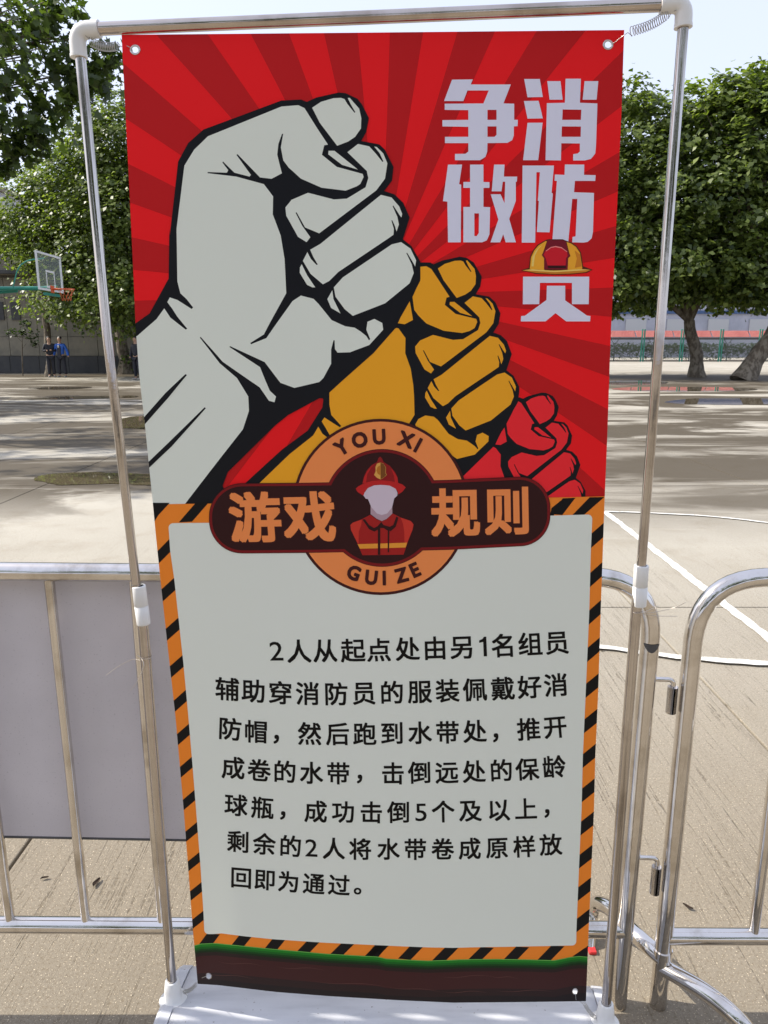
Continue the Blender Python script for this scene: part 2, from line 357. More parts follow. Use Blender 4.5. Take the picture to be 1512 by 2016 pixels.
def tree(base, fork, blobs, label, r0=0.24, lk=1.0, leaf=0.17, per_m2=66, shape=QUAD, lm=None, clump=0.45, limbs=6, fill=0.25, lp=26, group='plane trees round the court', cat='tree', name='plane_tree', up=0.4):
    t = empty(name, (base[0], base[1], 0), label, cat, group)
    bm = bmesh.new(); b0 = Vector(base) - t.location; f0 = Vector(fork) - t.location
    pts = limb_pts(b0 - Vector((0, 0, 0.1)), f0, 0.10, 7)
    add_tube(bm, pts, [r0 * (1.45 if i == 0 else 1.15 if i == 1 else 1.0 - 0.035 * i) for i in range(len(pts))], 12)
    link('trunk', mesh_of(bm, True), t, [BARK])
    bm = bmesh.new(); order = sorted(blobs, key=lambda q: -q[3] * q[5])[:limbs]
    for (x, y, z, rx, ry, rz) in order:
        e = Vector((x, y, z)) - t.location; mid = f0.lerp(e, 0.55) + Vector((0, 0, 0.25))
        p1 = limb_pts(f0, mid, 0.16, 4) + limb_pts(mid, e, 0.2, 4)[1:]
        add_tube(bm, p1, [max(0.012, r0 * 0.55 * lk * (1 - i / len(p1))) for i in range(len(p1))], 8)
        for k in range(5):
            d = Vector(rng.normal(size=3)).normalized(); d.z = abs(d.z) * 0.6
            e2 = e + Vector((d.x * rx * 0.8, d.y * ry * 0.8, d.z * rz * 0.8)); s_ = p1[random.choice((-2, -3, -4))]
            p2 = limb_pts(s_, e2, 0.2, 4); add_tube(bm, p2, [max(0.008, r0 * 0.16 * lk * (1 - i / 5)) for i in range(len(p2))], 6)
    link('limb', mesh_of(bm, True), t, [BARK])
    P, O = crown_points(blobs, per_m2, clump, lp, fill=fill)
    me = leaves_mesh(P - np.array(t.location), leaf, shape, [lm or LEAF_PLANE], up=up, outward=O)
    o = link('crown', me, t); o['kind'] = 'stuff'
    return t
def B(px, py, Y, rx, rz, ry=None):
    p = V(px, py, Y); return (p.x, p.y, p.z, rx, ry or rx, rz)

# right-hand trees
TR1 = G(1372, 742); TR2 = G(1462, 748)
tree(TR1, TR1 + Vector((-0.55, 0, 2.4)), [B(1370, 540, 33.5, 3.4, 1.2), B(1290, 500, 33, 2.6, 2.2), B(1430, 480, 33, 3.0, 2.3), B(1340, 390, 33.5, 3.2, 2.4),
      B(1262, 400, 33.3, 2.2, 2.4), B(1250, 290, 33.2, 1.9, 2.0), B(1238, 205, 33.2, 1.0, 1.2), B(1350, 290, 33.5, 2.2, 2.0), B(1370, 225, 33.5, 1.2, 1.2), B(1335, 230, 33.5, 0.9, 1.0), B(1230, 545, 33.2, 2.2, 1.3), B(1285, 560, 32.6, 1.4, 0.7), B(1425, 560, 32.8, 1.5, 0.7), B(1395, 200, 33.3, 0.5, 0.6), B(1300, 245, 33.3, 0.7, 0.8)],
     'plane tree with upright trunk forking just above the red shed roof', r0=0.30, limbs=9, leaf=0.23, per_m2=44, clump=0.4)
tree(TR2, Vector((TR2.x + 1.6, TR2.y, 2.9)), [B(1500, 530, 32.5, 3.0, 1.5), B(1440, 400, 32.5, 2.6, 2.3), B(1560, 430, 32.5, 3.2, 2.8), B(1480, 300, 32.5, 2.6, 2.2), B(1470, 205, 32.3, 1.4, 1.4),
      B(1550, 280, 32.5, 2.6, 2.4), B(1400, 235, 32.3, 1.1, 1.1), B(1425, 185, 32.3, 0.8, 0.7), B(1520, 190, 32.3, 1.0, 1.0), B(1480, 575, 32, 1.5, 0.6), B(1445, 165, 32.3, 0.45, 0.6), B(1500, 150, 32.3, 0.5, 0.5)],
     'plane tree with thick trunk leaning right beside the chain link fence', r0=0.38, limbs=9, leaf=0.25, per_m2=42, clump=0.4)
tree(Vector((7.2, 34.5, 0)), Vector((7.3, 34.5, 2.6)), [B(1060, 540, 34.5, 3.4, 2.2), B(1150, 520, 34.5, 2.4, 2.4), B(1080, 380, 34.5, 3.4, 2.8), B(1160, 380, 34.5, 2.4, 2.6), B(1110, 250, 34.5, 2.6, 2.2), B(1000, 420, 34.5, 2.8, 2.6)],
     'plane tree mostly hidden behind the banner right of the fists', r0=0.3, limbs=5, per_m2=50)
# left-hand trees
TL1 = Vector((-15.0, 34.2, 0)); TL2 = G(246, 736)
tree(TL1, TL1 + Vector((0.1, 0, 2.9)), [B(135, 545, 33.5, 1.7, 1.4), B(62, 462, 34, 1.5, 1.2), B(120, 450, 34, 2.8, 2.2), B(150, 370, 34, 2.2, 1.9), B(70, 435, 34, 1.2, 0.9), B(128, 335, 34, 1.1, 0.9), B(160, 590, 33.2, 2.0, 1.0), B(95, 385, 34.1, 1.1, 0.8), B(35, 455, 34, 0.7, 0.6)],
     'rounded plane tree behind the basketball hoop, lowest crown on the left', r0=0.17, limbs=8)
tree(TL2, TL2 + Vector((-0.1, 0, 2.6)), [B(210, 500, 32.5, 2.6, 2.4), B(240, 590, 32.3, 2.4, 1.3), B(200, 390, 32.5, 2.2, 2.0), B(260, 420, 32.5, 2.6, 2.6), B(215, 300, 32.5, 1.5, 1.4), B(260, 300, 32.5, 2.2, 2.0), B(232, 238, 32.5, 0.7, 0.8), B(330, 480, 33, 3.2, 3.0), B(340, 330, 33, 2.6, 2.6), B(190, 270, 32.5, 0.7, 0.7)],
     'tall plane tree with pale mottled trunk beside the banner edge', r0=0.30, limbs=8)
tree(Vector((-20.6, 45, 0)), Vector((-20.6, 45, 3)), [B(8, 470, 45, 1.2, 1.0), B(-40, 455, 45, 2.0, 1.5)], 'pale green tree rising behind the school building at far left', r0=0.2, limbs=2)
# the near tree: its trunk stands out of view to the left, boughs hang into the top left corner
nb = []
for (x, y, Y, rx, rz) in [(20, 60, 13.5, .62, .42), (70, 30, 13.6, .55, .36), (50, 110, 13.4, .6, .36), (100, 75, 13.8, .4, .3), (15, 170, 13.4, .5, .38), (75, 165, 13.7, .45, .26),
        (125, 128, 13.6, .34, .22), (165, 112, 13.9, .30, .20), (200, 128, 13.8, .28, .19), (215, 95, 14, .16, .14), (190, 160, 13.8, .25, .12), (35, 232, 13.6, .42, .26), (75, 245, 13.5, .30, .18),
        (15, 265, 13.5, .26, .16), (62, 278, 13.4, .14, .10), (118, 215, 13.6, .28, .12), (140, 192, 13.8, .2, .1), (105, 20, 13.7, .3, .2), (150, 150, 13.8, .3, .14), (-60, 40, 13, 1.2, .9), (-70, 200, 13, 1.0, .7), (-150, 100, 12.5, 1.6, 1.3),
        (118, 5, 13.7, .2, .12), (30, 290, 13.4, .15, .07), (2, 322, 13.4, .09, .05)]:
    p = V(x, y, Y); nb.append((p.x, p.y, p.z, rx, rx, rz))
nt0 = Vector((-11.3, 12.4, 0))
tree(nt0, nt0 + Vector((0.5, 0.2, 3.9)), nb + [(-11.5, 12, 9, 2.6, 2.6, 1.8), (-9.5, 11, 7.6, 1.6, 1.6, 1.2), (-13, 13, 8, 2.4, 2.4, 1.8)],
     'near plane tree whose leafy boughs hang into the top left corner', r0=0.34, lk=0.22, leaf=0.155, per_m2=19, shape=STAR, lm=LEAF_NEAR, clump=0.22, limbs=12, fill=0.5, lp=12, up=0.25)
tree(Vector((-17.2, 19.5, 0)), Vector((-17, 19.5, 3.4)), [(-17, 19.5, 7.5, 3.2, 3.2, 2.6), (-14.8, 19.8, 6.8, 1.8, 1.8, 1.4), (-18.5, 21, 9.5, 2.5, 2.5, 2.0), (-16.5, 17, 6.4, 2.0, 2.0, 1.3)],
     'plane tree outside the frame on the left whose shadow streaks the court', r0=0.3, per_m2=16, leaf=0.22, limbs=4)
for i, (x, y) in enumerate(((-13, -13), (-4.5, -15), (4.5, -14), (13, -15))):     # unseen row of trees added to darken what the steel reflects
    tree(Vector((x, y, 0)), Vector((x + 0.3, y, 2.8)), [(x, y, 8.0, 4.6, 2.6, 4.6), (x + 2.2, y, 5.0, 2.6, 2.2, 1.8), (x - 2.3, y + 0.4, 5.4, 2.6, 2.2, 1.8)],
         'unseen plane tree added behind the camera for dark reflections, ' + ('far left', 'left of the middle', 'right of the middle', 'far right')[i] + ' of its row', r0=0.3, per_m2=13, leaf=0.42, limbs=3, group='trees added behind the photographer')
# sapling against the wall
sp = G(42, 712); sp = Vector((sp.x * 34.6 / sp.y, 34.6, 0))
s0 = empty('sapling', sp, 'thin young tree with sparse leaves against the left wall', 'tree')
bm = bmesh.new(); add_tube(bm, [(0, 0, 0), (0.06, 0, 0.8), (0.14, 0, 1.6), (0.1, 0, 2.2)], [0.03, 0.025, 0.02, 0.01], 6)
for a, b_ in (((0.1, 0, 1.2), (0.55, 0, 1.7)), ((0.12, 0, 1.5), (-0.35, 0.05, 2.0)), ((0.14, 0, 1.7), (0.7, 0.1, 1.55)), ((0.1, 0, 2.1), (0.45, 0, 2.5))): add_tube(bm, [a, b_], [0.012, 0.005], 5)
link('trunk', mesh_of(bm, True), s0, [BARK])
Pp, Oo = crown_points([(0.45, 0, 1.95, .38, .2, .26), (-0.3, 0, 1.95, .22, .2, .14), (0.7, 0, 1.6, .3, .2, .14), (0.35, 0, 2.4, .25, .2, .14)], 60, 0.12, 8)
link('crown', leaves_mesh(Pp, 0.15, QUAD, [LEAF_DARK]), s0)['kind'] = 'stuff'

# ------------------------------------------------------------------ school building on the left
def b_wall(c1, c2, sc_=1.2):
    def f(m, nt, b):
        n = tex(nt, sc_, 6, 0.65); n2 = tex(nt, 14, 4, 0.7, sc3=(1, 1, 0.3))
        c = mixc(nt, ramp(nt, n, 0.35, 0.7), c1, c2); c = mixc(nt, math_(nt, 'MULTIPLY', ramp(nt, n2, 0.5, 0.8), 0.35), c, tuple(v * 0.55 for v in c1)); nt.links.new(c, b.inputs['Base Color'])
    return f
WALLM = mat('weathered_wall_panel', (0.2, 0.18, 0.15), 0.85, build=b_wall((0.25, 0.225, 0.17), (0.17, 0.158, 0.125)))
PLINTH = mat('dark_plinth_stone', (0.06, 0.062, 0.06), 0.7, build=b_wall((0.06, 0.06, 0.058), (0.04, 0.042, 0.044)))
FASCIA = mat('roof_fascia', (0.3, 0.27, 0.22), 0.8, build=b_wall((0.19, 0.17, 0.13), (0.13, 0.12, 0.10)))
GLASS = mat('dark_window_glass', (0.02, 0.024, 0.028), 0.25, spec=0.2)
FRAME = mat('window_frame_paint', (0.45, 0.46, 0.47), 0.5)
sb = empty('school_building', (-16, 38, 0), 'single storey school building with beige panelled wall and dark plinth behind the hoop', 'building')
box('wall', (-34, 38.12, 0), (4, 44, 4.6), FASCIA, sb)
for i in range(17):
    for j in range(4):
        x0 = -27.2 + i * 1.45; z0 = 0.82 + j * 0.93
        o = box('wall_panel', (x0 + 0.012, 38.06 - 0.004 * random.random(), z0 + 0.012), (x0 + 1.438, 38.118, z0 + 0.918), WALLM, sb)
for xw in (-23.0, -22.2, -18.82, -18.02, -14.0, -13.2, -9.4, -8.6):
    w = box('window', (xw - 0.22, 38.0, 2.55), (xw + 0.22, 38.05, 3.40), PLINTH, sb)
    box('pane', (xw - 0.16, 37.975, 2.62), (xw - 0.02, 37.995, 3.34), GLASS, w); box('pane', (xw + 0.02, 37.975, 2.62), (xw + 0.16, 37.995, 3.34), GLASS, w)
    box('frame', (xw - 0.018, 37.95, 2.6), (xw + 0.018, 37.998, 3.36), FRAME, w); box('sill', (xw - 0.26, 37.9, 2.48), (xw + 0.26, 38.05, 2.545), FASCIA, w)
for i in range(17): box('plinth', (-27.2 + i * 1.45 + 0.01, 37.9, 0), (-27.2 + (i + 1) * 1.45 - 0.01, 38.11, 0.80), PLINTH, sb)
box('roof', (-34.2, 37.5, 4.62), (4.2, 44.2, 5.55), FASCIA, sb, 0.03); box('gutter', (-34.2, 37.35, 4.66), (4.2, 37.48, 4.85), PLINTH, sb, 0.02)
# hedge in the shade behind the banner
def hedge(x0, x1, y, h, label, dens=60, z0=0.0):
    n = int((x1 - x0) * dens); P = np.stack([rng.uniform(x0, x1, n), y + rng.normal(0, 0.35, n), z0 + h * np.sqrt(rng.random(n)) * (0.85 + 0.3 * rng.random(n))], 1)
    o = link('hedge', leaves_mesh(P - np.array([x0, y, 0]), 0.16, QUAD, [LEAF_DARK])); o.location = (x0, y, 0); tag(o, label, 'hedge', kind='stuff')
hedge(-12.6, 4, 36.8, 1.1, 'low dark hedge along the shaded wall beside the banner', 160)

# ------------------------------------------------------------------ right: chain link fence, red roofed shed, pale building
GREEN = mat('green_post_paint', (0.03, 0.20, 0.14), 0.5)
WIREM = mat('chain_link_wire', (0.06, 0.075, 0.065), 0.6, 0.0)
REDROOF = mat('red_roof_sheet', (0.62, 0.2, 0.18), 0.6, build=b_wall((0.66, 0.24, 0.21), (0.60, 0.19, 0.17), 0.8))
FY = 58.8; pitch_ = 77.0 / FPX * (FY * cP)
fx0 = V(1264, 700, FY).x
fence = empty('chain_link_fence', (fx0, FY, 0), 'green posted chain link fence in front of the red roofed shed', 'fence')
bmw = bmesh.new(); Hf = V(1300, 664, 58.8).z; W_ = pitch_ - 0.2
for s in (1, -1):
    k = -Hf
    while k < W_:
        a, b_ = max(0, k), min(W_, k + Hf)
        if b_ - a > 0.05:
            z0, z1 = (a - k), (b_ - k)
            if s < 0: z0, z1 = Hf - z0, Hf - z1
            add_tube(bmw, [(a, 0.004 * s, z0 + 0.02), (b_, 0.004 * s, z1 + 0.02)], 0.009, 3, False)
        k += 0.17
add_tube(bmw, [(0, 0, 0.03), (W_, 0, 0.03)], 0.02, 4); add_tube(bmw, [(0, 0, Hf), (W_, 0, Hf)], 0.02, 4)
mesh_panel = mesh_of(bmw, name='mesh_panel'); mesh_panel.materials.append(WIREM)
bmp = bmesh.new(); add_tube(bmp, [(0, 0, 0), (0, 0, V(1300, 648, 58.8).z)], 0.06, 8); post_me = mesh_of(bmp, True, 'post'); post_me.materials.append(GREEN)
for i in range(-9, 8):
    for d in (-0.09, 0.09):
        o = link('post', post_me, fence); o.location = (i * pitch_ + d, 0, 0)
    o = link('mesh_panel', mesh_panel, fence); o.location = (i * pitch_ + 0.1, 0, 0); o['kind'] = 'stuff'
shed = empty('bicycle_shed', (fx0, 61.5, 0), 'long shed with red corrugated roof behind the green fence', 'shed')
bms = bmesh.new(); nW = 24; zr0, zr1 = V(1300, 664.5, 60.4).z, V(1300, 651, 60.95).z
rows = []
for k in range(nW * 4 + 1):
    x = k * (pitch_ - 0.08) / (nW * 4); c_ = 0.03 * math.cos(k * math.pi / 2)
    rows.append((bms.verts.new((x, -1.1 + c_, zr0 + (0.02 if k % 4 == 0 else 0))), bms.verts.new((x, -0.55 + c_, zr1))))
for a, b_ in zip(rows, rows[1:]): bms.faces.new((a[0], b_[0], b_[1], a[1]))
bmesh.ops.solidify(bms, geom=bms.faces[:], thickness=0.01)
roof_me = mesh_of(bms, name='roof_sheet'); roof_me.materials.append(REDROOF)
for i in range(-9, 8):
    o = link('roof_sheet', roof_me, shed); o.location = (i * pitch_ + 0.04, 0, 0)
    t = tube('brace', [Vector((fx0 + (i + 0.5) * pitch_ - 0.5, 61.0, 2.0)), Vector((fx0 + (i + 0.5) * pitch_, 61.0, 1.2)), Vector((fx0 + (i + 0.5) * pitch_ + 0.5, 61.0, 2.0))], 0.035, WIREM, shed, 6)
    tube('post', [Vector((fx0 + (i + 0.5) * pitch_, 61.0, 0)), Vector((fx0 + (i + 0.5) * pitch_, 61.0, 1.2))], 0.05, WIREM, shed, 6)
box('beam', (fx0 - 9 * pitch_, 60.6, zr0 - 0.16), (fx0 + 8 * pitch_, 60.7, zr0 - 0.03), PLINTH, shed); box('back_roof', (fx0 - 9 * pitch_, 61.1, zr1 - 0.1), (fx0 + 8 * pitch_, 63.5, zr1 - 0.04), REDROOF, shed)
hedge(fx0 - 9 * pitch_, fx0 + 8 * pitch_, 63.8, 1.25, 'dark leaf row added to stand for the shade in the bicycle shed', 420)  # added leaf row, stands for the dark shaded inside of the shed
PALEW = mat('pale_blue_render_wall', (0.42, 0.44, 0.50), 0.8, build=b_wall((0.42, 0.43, 0.50), (0.33, 0.35, 0.41), 0.5))
BLUEB = mat('blue_band_paint', (0.05, 0.10, 0.22), 0.6)
bl = empty('classroom_building', (25, 76, 0), 'pale blue grey classroom block with blue band and window rows behind the right trees', 'building')
box('wall', (2, 76.2, 0), (62, 88, 13.5), PALEW, bl)
box('band', (2, 76.02, 4.15), (62, 76.18, 4.45), BLUEB, bl); box('band', (2, 76.02, 8.0), (62, 76.18, 8.3), BLUEB, bl); box('roof', (1.5, 75.6, 13.52), (62.5, 88.5, 13.9), PALEW, bl)
for st in range(3):
    z0 = 2.35 + st * 3.8; 
    for i in range(14):
        x0 = 3.5 + i * 4.05
        w = box('window', (x0, 76.05, z0), (x0 + 2.0, 76.19, z0 + 1.3), FRAME, bl)
        box('pane', (x0 + 0.08, 75.99, z0 + 0.08), (x0 + 0.96, 76.04, z0 + 1.22), GLASS, w); box('pane', (x0 + 1.04, 75.99, z0 + 0.08), (x0 + 1.92, 76.04, z0 + 1.22), GLASS, w)
far = empty('distant_building', (-34, 75, 0), 'pale distant block just visible at the far left edge above the trees', 'building')
box('wall', (-52, 70, 0), (-35.6, 80, 15), PALEW, far); box('roof', (-52.4, 69.6, 15.02), (-35.2, 80.4, 15.4), FASCIA, far)

# ------------------------------------------------------------------ steel crowd barriers
BY = 1.475
def PB(x, y, Y=BY): return V(x, y, Y)
def vz(px, y_at, z, Y=BY):            # point on the vertical line through the pixel, at height z
    p = V(px, y_at, Y); return Vector((p.x, Y, z))
RT = 0.0194
bl0 = PB(1284, 1216); ztopL = PB(1180, 1136).z; ztopLL = PB(0, 1115).z
xR = PB(1284, 1216).x; xL = -1.52
def slope_z(z0, x, x0=0.5, k=0.010): return z0 + (x0 - x) * k
zt = PB(1180, 1137).z; zb = PB(1180, 1830).z
barr = empty('crowd_barrier', (xR, BY, 0), 'polished steel crowd barrier behind the banner, grey board hung on it', 'barrier')
pts = bend([(xR - 0.004, BY, 0.0), (xR, BY, zt - 0.0), (xL, BY, slope_z(zt, xL)), (xL, BY, 0.0)], 0.125, 10)
tube('frame', pts, RT, STEEL, barr, 28)
tube('bottom_rail', [(xL, BY, slope_z(zb, xL)), (xR, BY, slope_z(zb, xR))], RT * 0.97, STEEL, barr, 24)
zbot = lambda x: slope_z(zb, x) + 0.012
for px in (-132, 18, 168, 317): pass
xb = PB(168, 1798).x; pitch_b = (PB(317, 1800).x - PB(18, 1800).x) / 2
for k in range(-5, 8):
    x = xb + k * pitch_b
    if x < xL + 0.05 or x > xR - 0.08: continue
    tube('bar', [(x, BY, zbot(x)), (x - 0.004, BY, slope_z(zt, x) - 0.012)], 0.0105, STEEL, barr, 14)
xP = PB(1366, 1243).x
zt2 = PB(1480, 1136).z; zb2 = PB(1400, 1843).z
bar2 = empty('crowd_barrier', (xP, BY, 0), 'steel crowd barrier at the right edge with diagonal foot tube', 'barrier')
pts = bend([(xP, BY, 0.0), (xP, BY, zt2), (xP + 1.9, BY, zt2 - 0.01), (xP + 1.9, BY, 0)], 0.135, 10)
tube('frame', pts, RT, STEEL, bar2, 28)
tube('bottom_rail', [(xP, BY, zb2), (xP + 1.9, BY, zb2 - 0.01)], RT * 0.97, STEEL, bar2, 24)
xc = PB(1484, 1835).x
for k in range(0, 10):
    x = xc + k * 0.165
    tube('bar', [(x, BY, zb2 + 0.012), (x, BY, zt2 - 0.012)], 0.0115, STEEL, bar2, 14)
tube('collar', [(xP, BY, PB(1307, 1868).z), (xP, BY, PB(1307, 1868).z - 0.018)], RT + 0.0026, STEEL, bar2, 24)
zc = PB(1307, 1893).z
ft = bend([Vector((xP + 0.002, BY - 0.002, zc - 0.012)), G(1400, 1958, 0.11), G(1470, 2022, 0.085), G(1500, 2075, 0.0)], 0.05, 6)
tube('foot', ft, RT, STEEL, bar2, 24)
e1, e2, e3 = G(1225, 1822, 0.15), G(1200, 1785, 0.12), G(1172, 1838, 0.0)
fr = bend([Vector((xP - 0.002, BY + 0.0, zc + 0.012)), G(1262, 1850, 0.15), G(1198, 1783, 0.125), G(1165, 1775, 0.085), G(1158, 1862, 0.0)], 0.05, 6)
tube('foot', fr, RT, STEEL, bar2, 24)
REDP = mat('red_plug_plastic', (0.6, 0.03, 0.03), 0.5)
pr = G(1166, 1872)
box('foot_plug', (pr.x - 0.012, pr.y - 0.015, 0.0), (pr.x + 0.008, pr.y + 0.008, 0.010), REDP, bar2, 0.004)
# hinges: a bent pin on one barrier drops into a sleeve on the other
for (ya, xs_, ys0, ys1) in ((1337, 1325, 1352, 1403), (1688, 1293, 1706, 1758)):
    a = PB(1286 if ya < 1500 else 1262, ya, BY - 0.004); s0_ = PB(xs_, ys0, BY - 0.006); s1_ = PB(xs_, ys1, BY - 0.006); s1_.x = s0_.x
    tube('hinge_pin', bend([Vector((xR + 0.005, BY - 0.004, a.z)), Vector((s0_.x, BY - 0.006, a.z)), Vector((s0_.x, BY - 0.006, s1_.z + 0.01))], 0.012, 5), 0.0052, STEEL, barr, 12)
    bm = bmesh.new(); L = [Vector((s0_.x, BY - 0.006, z)) - Vector((xP, BY, 0)) for z in (s1_.z, s0_.z)]
    add_tube(bm, [L[0], L[1]], 0.0108, 18, False); bmesh.ops.solidify(bm, geom=bm.faces[:], thickness=0.002)
    link('hinge_sleeve', mesh_of(bm, True), bar2, [STEEL])
# scrap of dark tape on the post
TAPE = mat('dark_tape', (0.06, 0.06, 0.065), 0.4)
bm = bmesh.new(); zt_ = PB(1276, 1262).z; prev = None
for k in range(9):
    a = R(-150 + k * 13); x, y = math.cos(a) * (RT + 0.0012), math.sin(a) * (RT + 0.0012); lo = 0.018 * math.sin(math.pi * k / 8) + 0.001
    cur = (bm.verts.new((x, y, zt_)), bm.verts.new((x, y, zt_ - lo)))
    if prev: bm.faces.new((prev[0], prev[1], cur[1], cur[0]))
    prev = cur
link('tape_scrap', mesh_of(bm), barr, [TAPE])
# grey board hung on the far side of the left barrier
def b_board(m, nt, b):
    n = tex(nt, 2.2, 4, 0.6); n2 = tex(nt, 220, 2, 0.6)
    c = mixc(nt, ramp(nt, n, 0.3, 0.7), (0.60, 0.565, 0.59), (0.52, 0.49, 0.515)); c = mixc(nt, ramp(nt, n2, 0.6, 0.8), c, (0.34, 0.32, 0.34)); nt.links.new(c, b.inputs['Base Color'])
BOARD = mat('grey_board_back', (0.47, 0.44, 0.47), 0.7, build=b_board)
bd = empty('hanging_board', (-0.7, BY + 0.03, 0.5), 'grey lilac back of a board hung behind the left barrier bars', 'board')
zB0 = PB(0, 1645, BY + 0.03).z; zB1 = PB(360, 1654, BY + 0.03).z; xBr = PB(420, 1500, BY + 0.03).x
bm = bmesh.new(); y0, y1 = 0.0, 0.006
q = [(-1.2, zB0 + 0.006), (xBr, zB1), (xBr, slope_z(zt, 0) - 0.005), (-1.2, slope_z(zt, -1.2) - 0.005)]
f_ = [bm.verts.new((x + 0.7, y0, z - 0.5)) for x, z in q]; k_ = [bm.verts.new((x + 0.7, y1, z - 0.5)) for x, z in q]
bm.faces.new(f_); bm.faces.new(k_[::-1])
for i in range(4): bm.faces.new((f_[i - 1], f_[i], k_[i], k_[i - 1]))
bmesh.ops.recalc_face_normals(bm, faces=bm.faces); link('sheet', mesh_of(bm), bd, [BOARD])
tube('bottom_edge', [(-1.2, BY + 0.033, zB0 + 0.004), (xBr, BY + 0.033, zB1 - 0.002)], 0.0045, TAPE, bd, 8)

# ------------------------------------------------------------------ the banner stand
stand = empty('banner_stand', (0, 1.33, 0), 'white and steel door frame banner stand with plastic water base', 'banner stand')
yaw = math.atan(0.062)
def on_base(u, v, z):                # u along the base, v towards the barrier
    c = Vector((0.004, 1.328, 0)); return c + Vector((math.cos(yaw) * u + math.sin(yaw) * v, -math.sin(yaw) * u + math.cos(yaw) * v, z))
prof = [(0.125, 0.0), (0.122, 0.085), (0.110, 0.118), (0.085, 0.132), (0.03, 0.1385), (-0.03, 0.141), (-0.09, 0.139), (-0.14, 0.128), (-0.175, 0.105), (-0.20, 0.06), (-0.212, 0.0)]
def loft(name, us, scale, m):
    bm = bmesh.new(); rings = []
    for u, s in zip(us, scale):
        rings.append([bm.verts.new(on_base(u, v * (1 - (1 - s) * 0.5) , z * s) - Vector(stand.location)) for v, z in prof])
    for a, b in zip(rings, rings[1:]):
        for i in range(len(prof) - 1): bm.faces.new((a[i], a[i + 1], b[i + 1], b[i]))
    bm.faces.new(rings[0]); bm.faces.new(rings[-1][::-1]); bmesh.ops.recalc_face_normals(bm, faces=bm.faces)
    me = mesh_of(bm, name != 'end_cap'); return link(name, me, stand, [m])
o = loft('base', [-0.452] + [-0.452 + 0.904 * k / 24 for k in range(1, 24)] + [0.452], [1.0] * 25, BASEW)
loft('end_cap', [-0.487, -0.484, -0.476, -0.454], [0.90, 0.98, 1.01, 1.012], BASEW); loft('end_cap', [0.454, 0.476, 0.484, 0.487], [1.012, 1.01, 0.98, 0.90], BASEW)
PLt = [PF(157, 100), PF(211, 660), PF(268, 1150)]; PLb = [PF(268, 1150), PF(283, 1240), PF(341, 1960)]
PRt = [PF(1346, 40), PF(1303, 600), PF(1262, 1120)]; PRb = [PF(1262, 1120), PF(1253, 1195), PF(1191, 2010)]
for P_ in (PLb, PRb): P_[-1] = Vector((P_[-1].x, P_[-1].y, 0.13))
for P_ in (PLt, PRt): tube('upright_tube', P_, 0.0084, TUBE, stand, 24)
for P_ in (PLb, PRb): tube('upright_tube', P_, 0.0098, TUBE, stand, 24)
def lathe(name, p, d, prof_, m, parent, seg=28):
    bm = bmesh.new(); d = Vector(d).normalized(); u = d.cross(Vector((0, 1, 0))).normalized(); w = d.cross(u); o_ = Vector(p) - Vector(parent.location)
    rg = [[bm.verts.new(o_ + d * h + (u * math.cos(6.28318 * k / seg) + w * math.sin(6.28318 * k / seg)) * r) for k in range(seg)] for h, r in prof_]
    for a, b in zip(rg, rg[1:]):
        for k in range(seg): bm.faces.new((a[k], a[(k + 1) % seg], b[(k + 1) % seg], b[k]))
    bmesh.ops.recalc_face_normals(bm, faces=bm.faces)
    return link(name, mesh_of(bm, True), parent, [m])
for a, b_ in ((PF(273, 1153), PF(283, 1229)), (PF(1263, 1113), PF(1258, 1193))):
    L = (b_ - a).length; d = (b_ - a).normalized()
    lathe('coupler', a, d, [(0, 0.0092), (0, 0.0122), (0.002, 0.0128), (L * 0.5, 0.0130), (L * 0.5 + 0.0006, 0.0123), (L * 0.5 + 0.0016, 0.0123), (L * 0.5 + 0.0022, 0.0131), (L - 0.002, 0.0128), (L, 0.0122), (L, 0.0095)], PLASTIC, stand)
for P_, top in ((PLb, 0.192), (PRb, 0.190)):
    p = P_[-1]; d = (P_[1] - P_[2]).normalized(); b0 = Vector((p.x, p.y, 0.136))
    lathe('socket', b0, d, [(0, 0.030), (0.003, 0.030), (0.0045, 0.026), (0.007, 0.0195), (0.030, 0.0175), (0.050, 0.0145), (0.0515, 0.0135), (0.0515, 0.0102)], PLASTIC, stand)
eL = PF(151, 60); eR = PF(1347, 7)
topd = (eR - eL).normalized()
tube('top_tube', [PF(190, 57), PF(1306, 9.5)], 0.0098, TOPT, stand, 24)
def elbow(corner, a, b_):
    pts = bend([a, corner, b_], 0.020, 8); tube('elbow', pts, 0.0131, PLASTIC, stand, 24)
    tube('elbow_lip', [a + (a - corner).normalized() * 0.0006, a - (a - corner).normalized() * 0.004], 0.0138, PLASTIC, stand, 24)
elbow(eL, PF(155.5, 113), PF(196, 57)); elbow(eR, PF(1345, 54), PF(1300, 9.8))

# ------------------------------------------------------------------ the banner: printed cloth hung in the frame
BM = Matrix(((0.99904699, 0.04123734, -0.01430336), (-0.0409277, 0.99893496, 0.0213042), (0.01516666, -0.02069849, 0.99967072)))
BP = Vector((0.00554393, 1.2989361, 0.21107045)); BN = BM @ Vector((0, -1, 0)); BMT = BM.transposed()
def bulge(u, v):                       # metres towards the viewer
    q = min(1, max(0, (u + 0.4) / 0.8)); d = 1 - v / 1.8
    s = math.sin(math.pi * q)
    b = (0.006 + 0.040 * max(0, d - 0.12) ** 1.1) * s
    b += 0.0045 * math.sin(9 * q + 2.2 * d + 0.6) * math.sin(math.pi * min(1, d * 1.3)) * s
    b += 0.006 * math.exp(-((q - 0.13) / 0.07) ** 2) * max(0, d - 0.6) - 0.004 * math.exp(-((q - 0.30) / 0.08) ** 2) * max(0, d - 0.55)
    return b
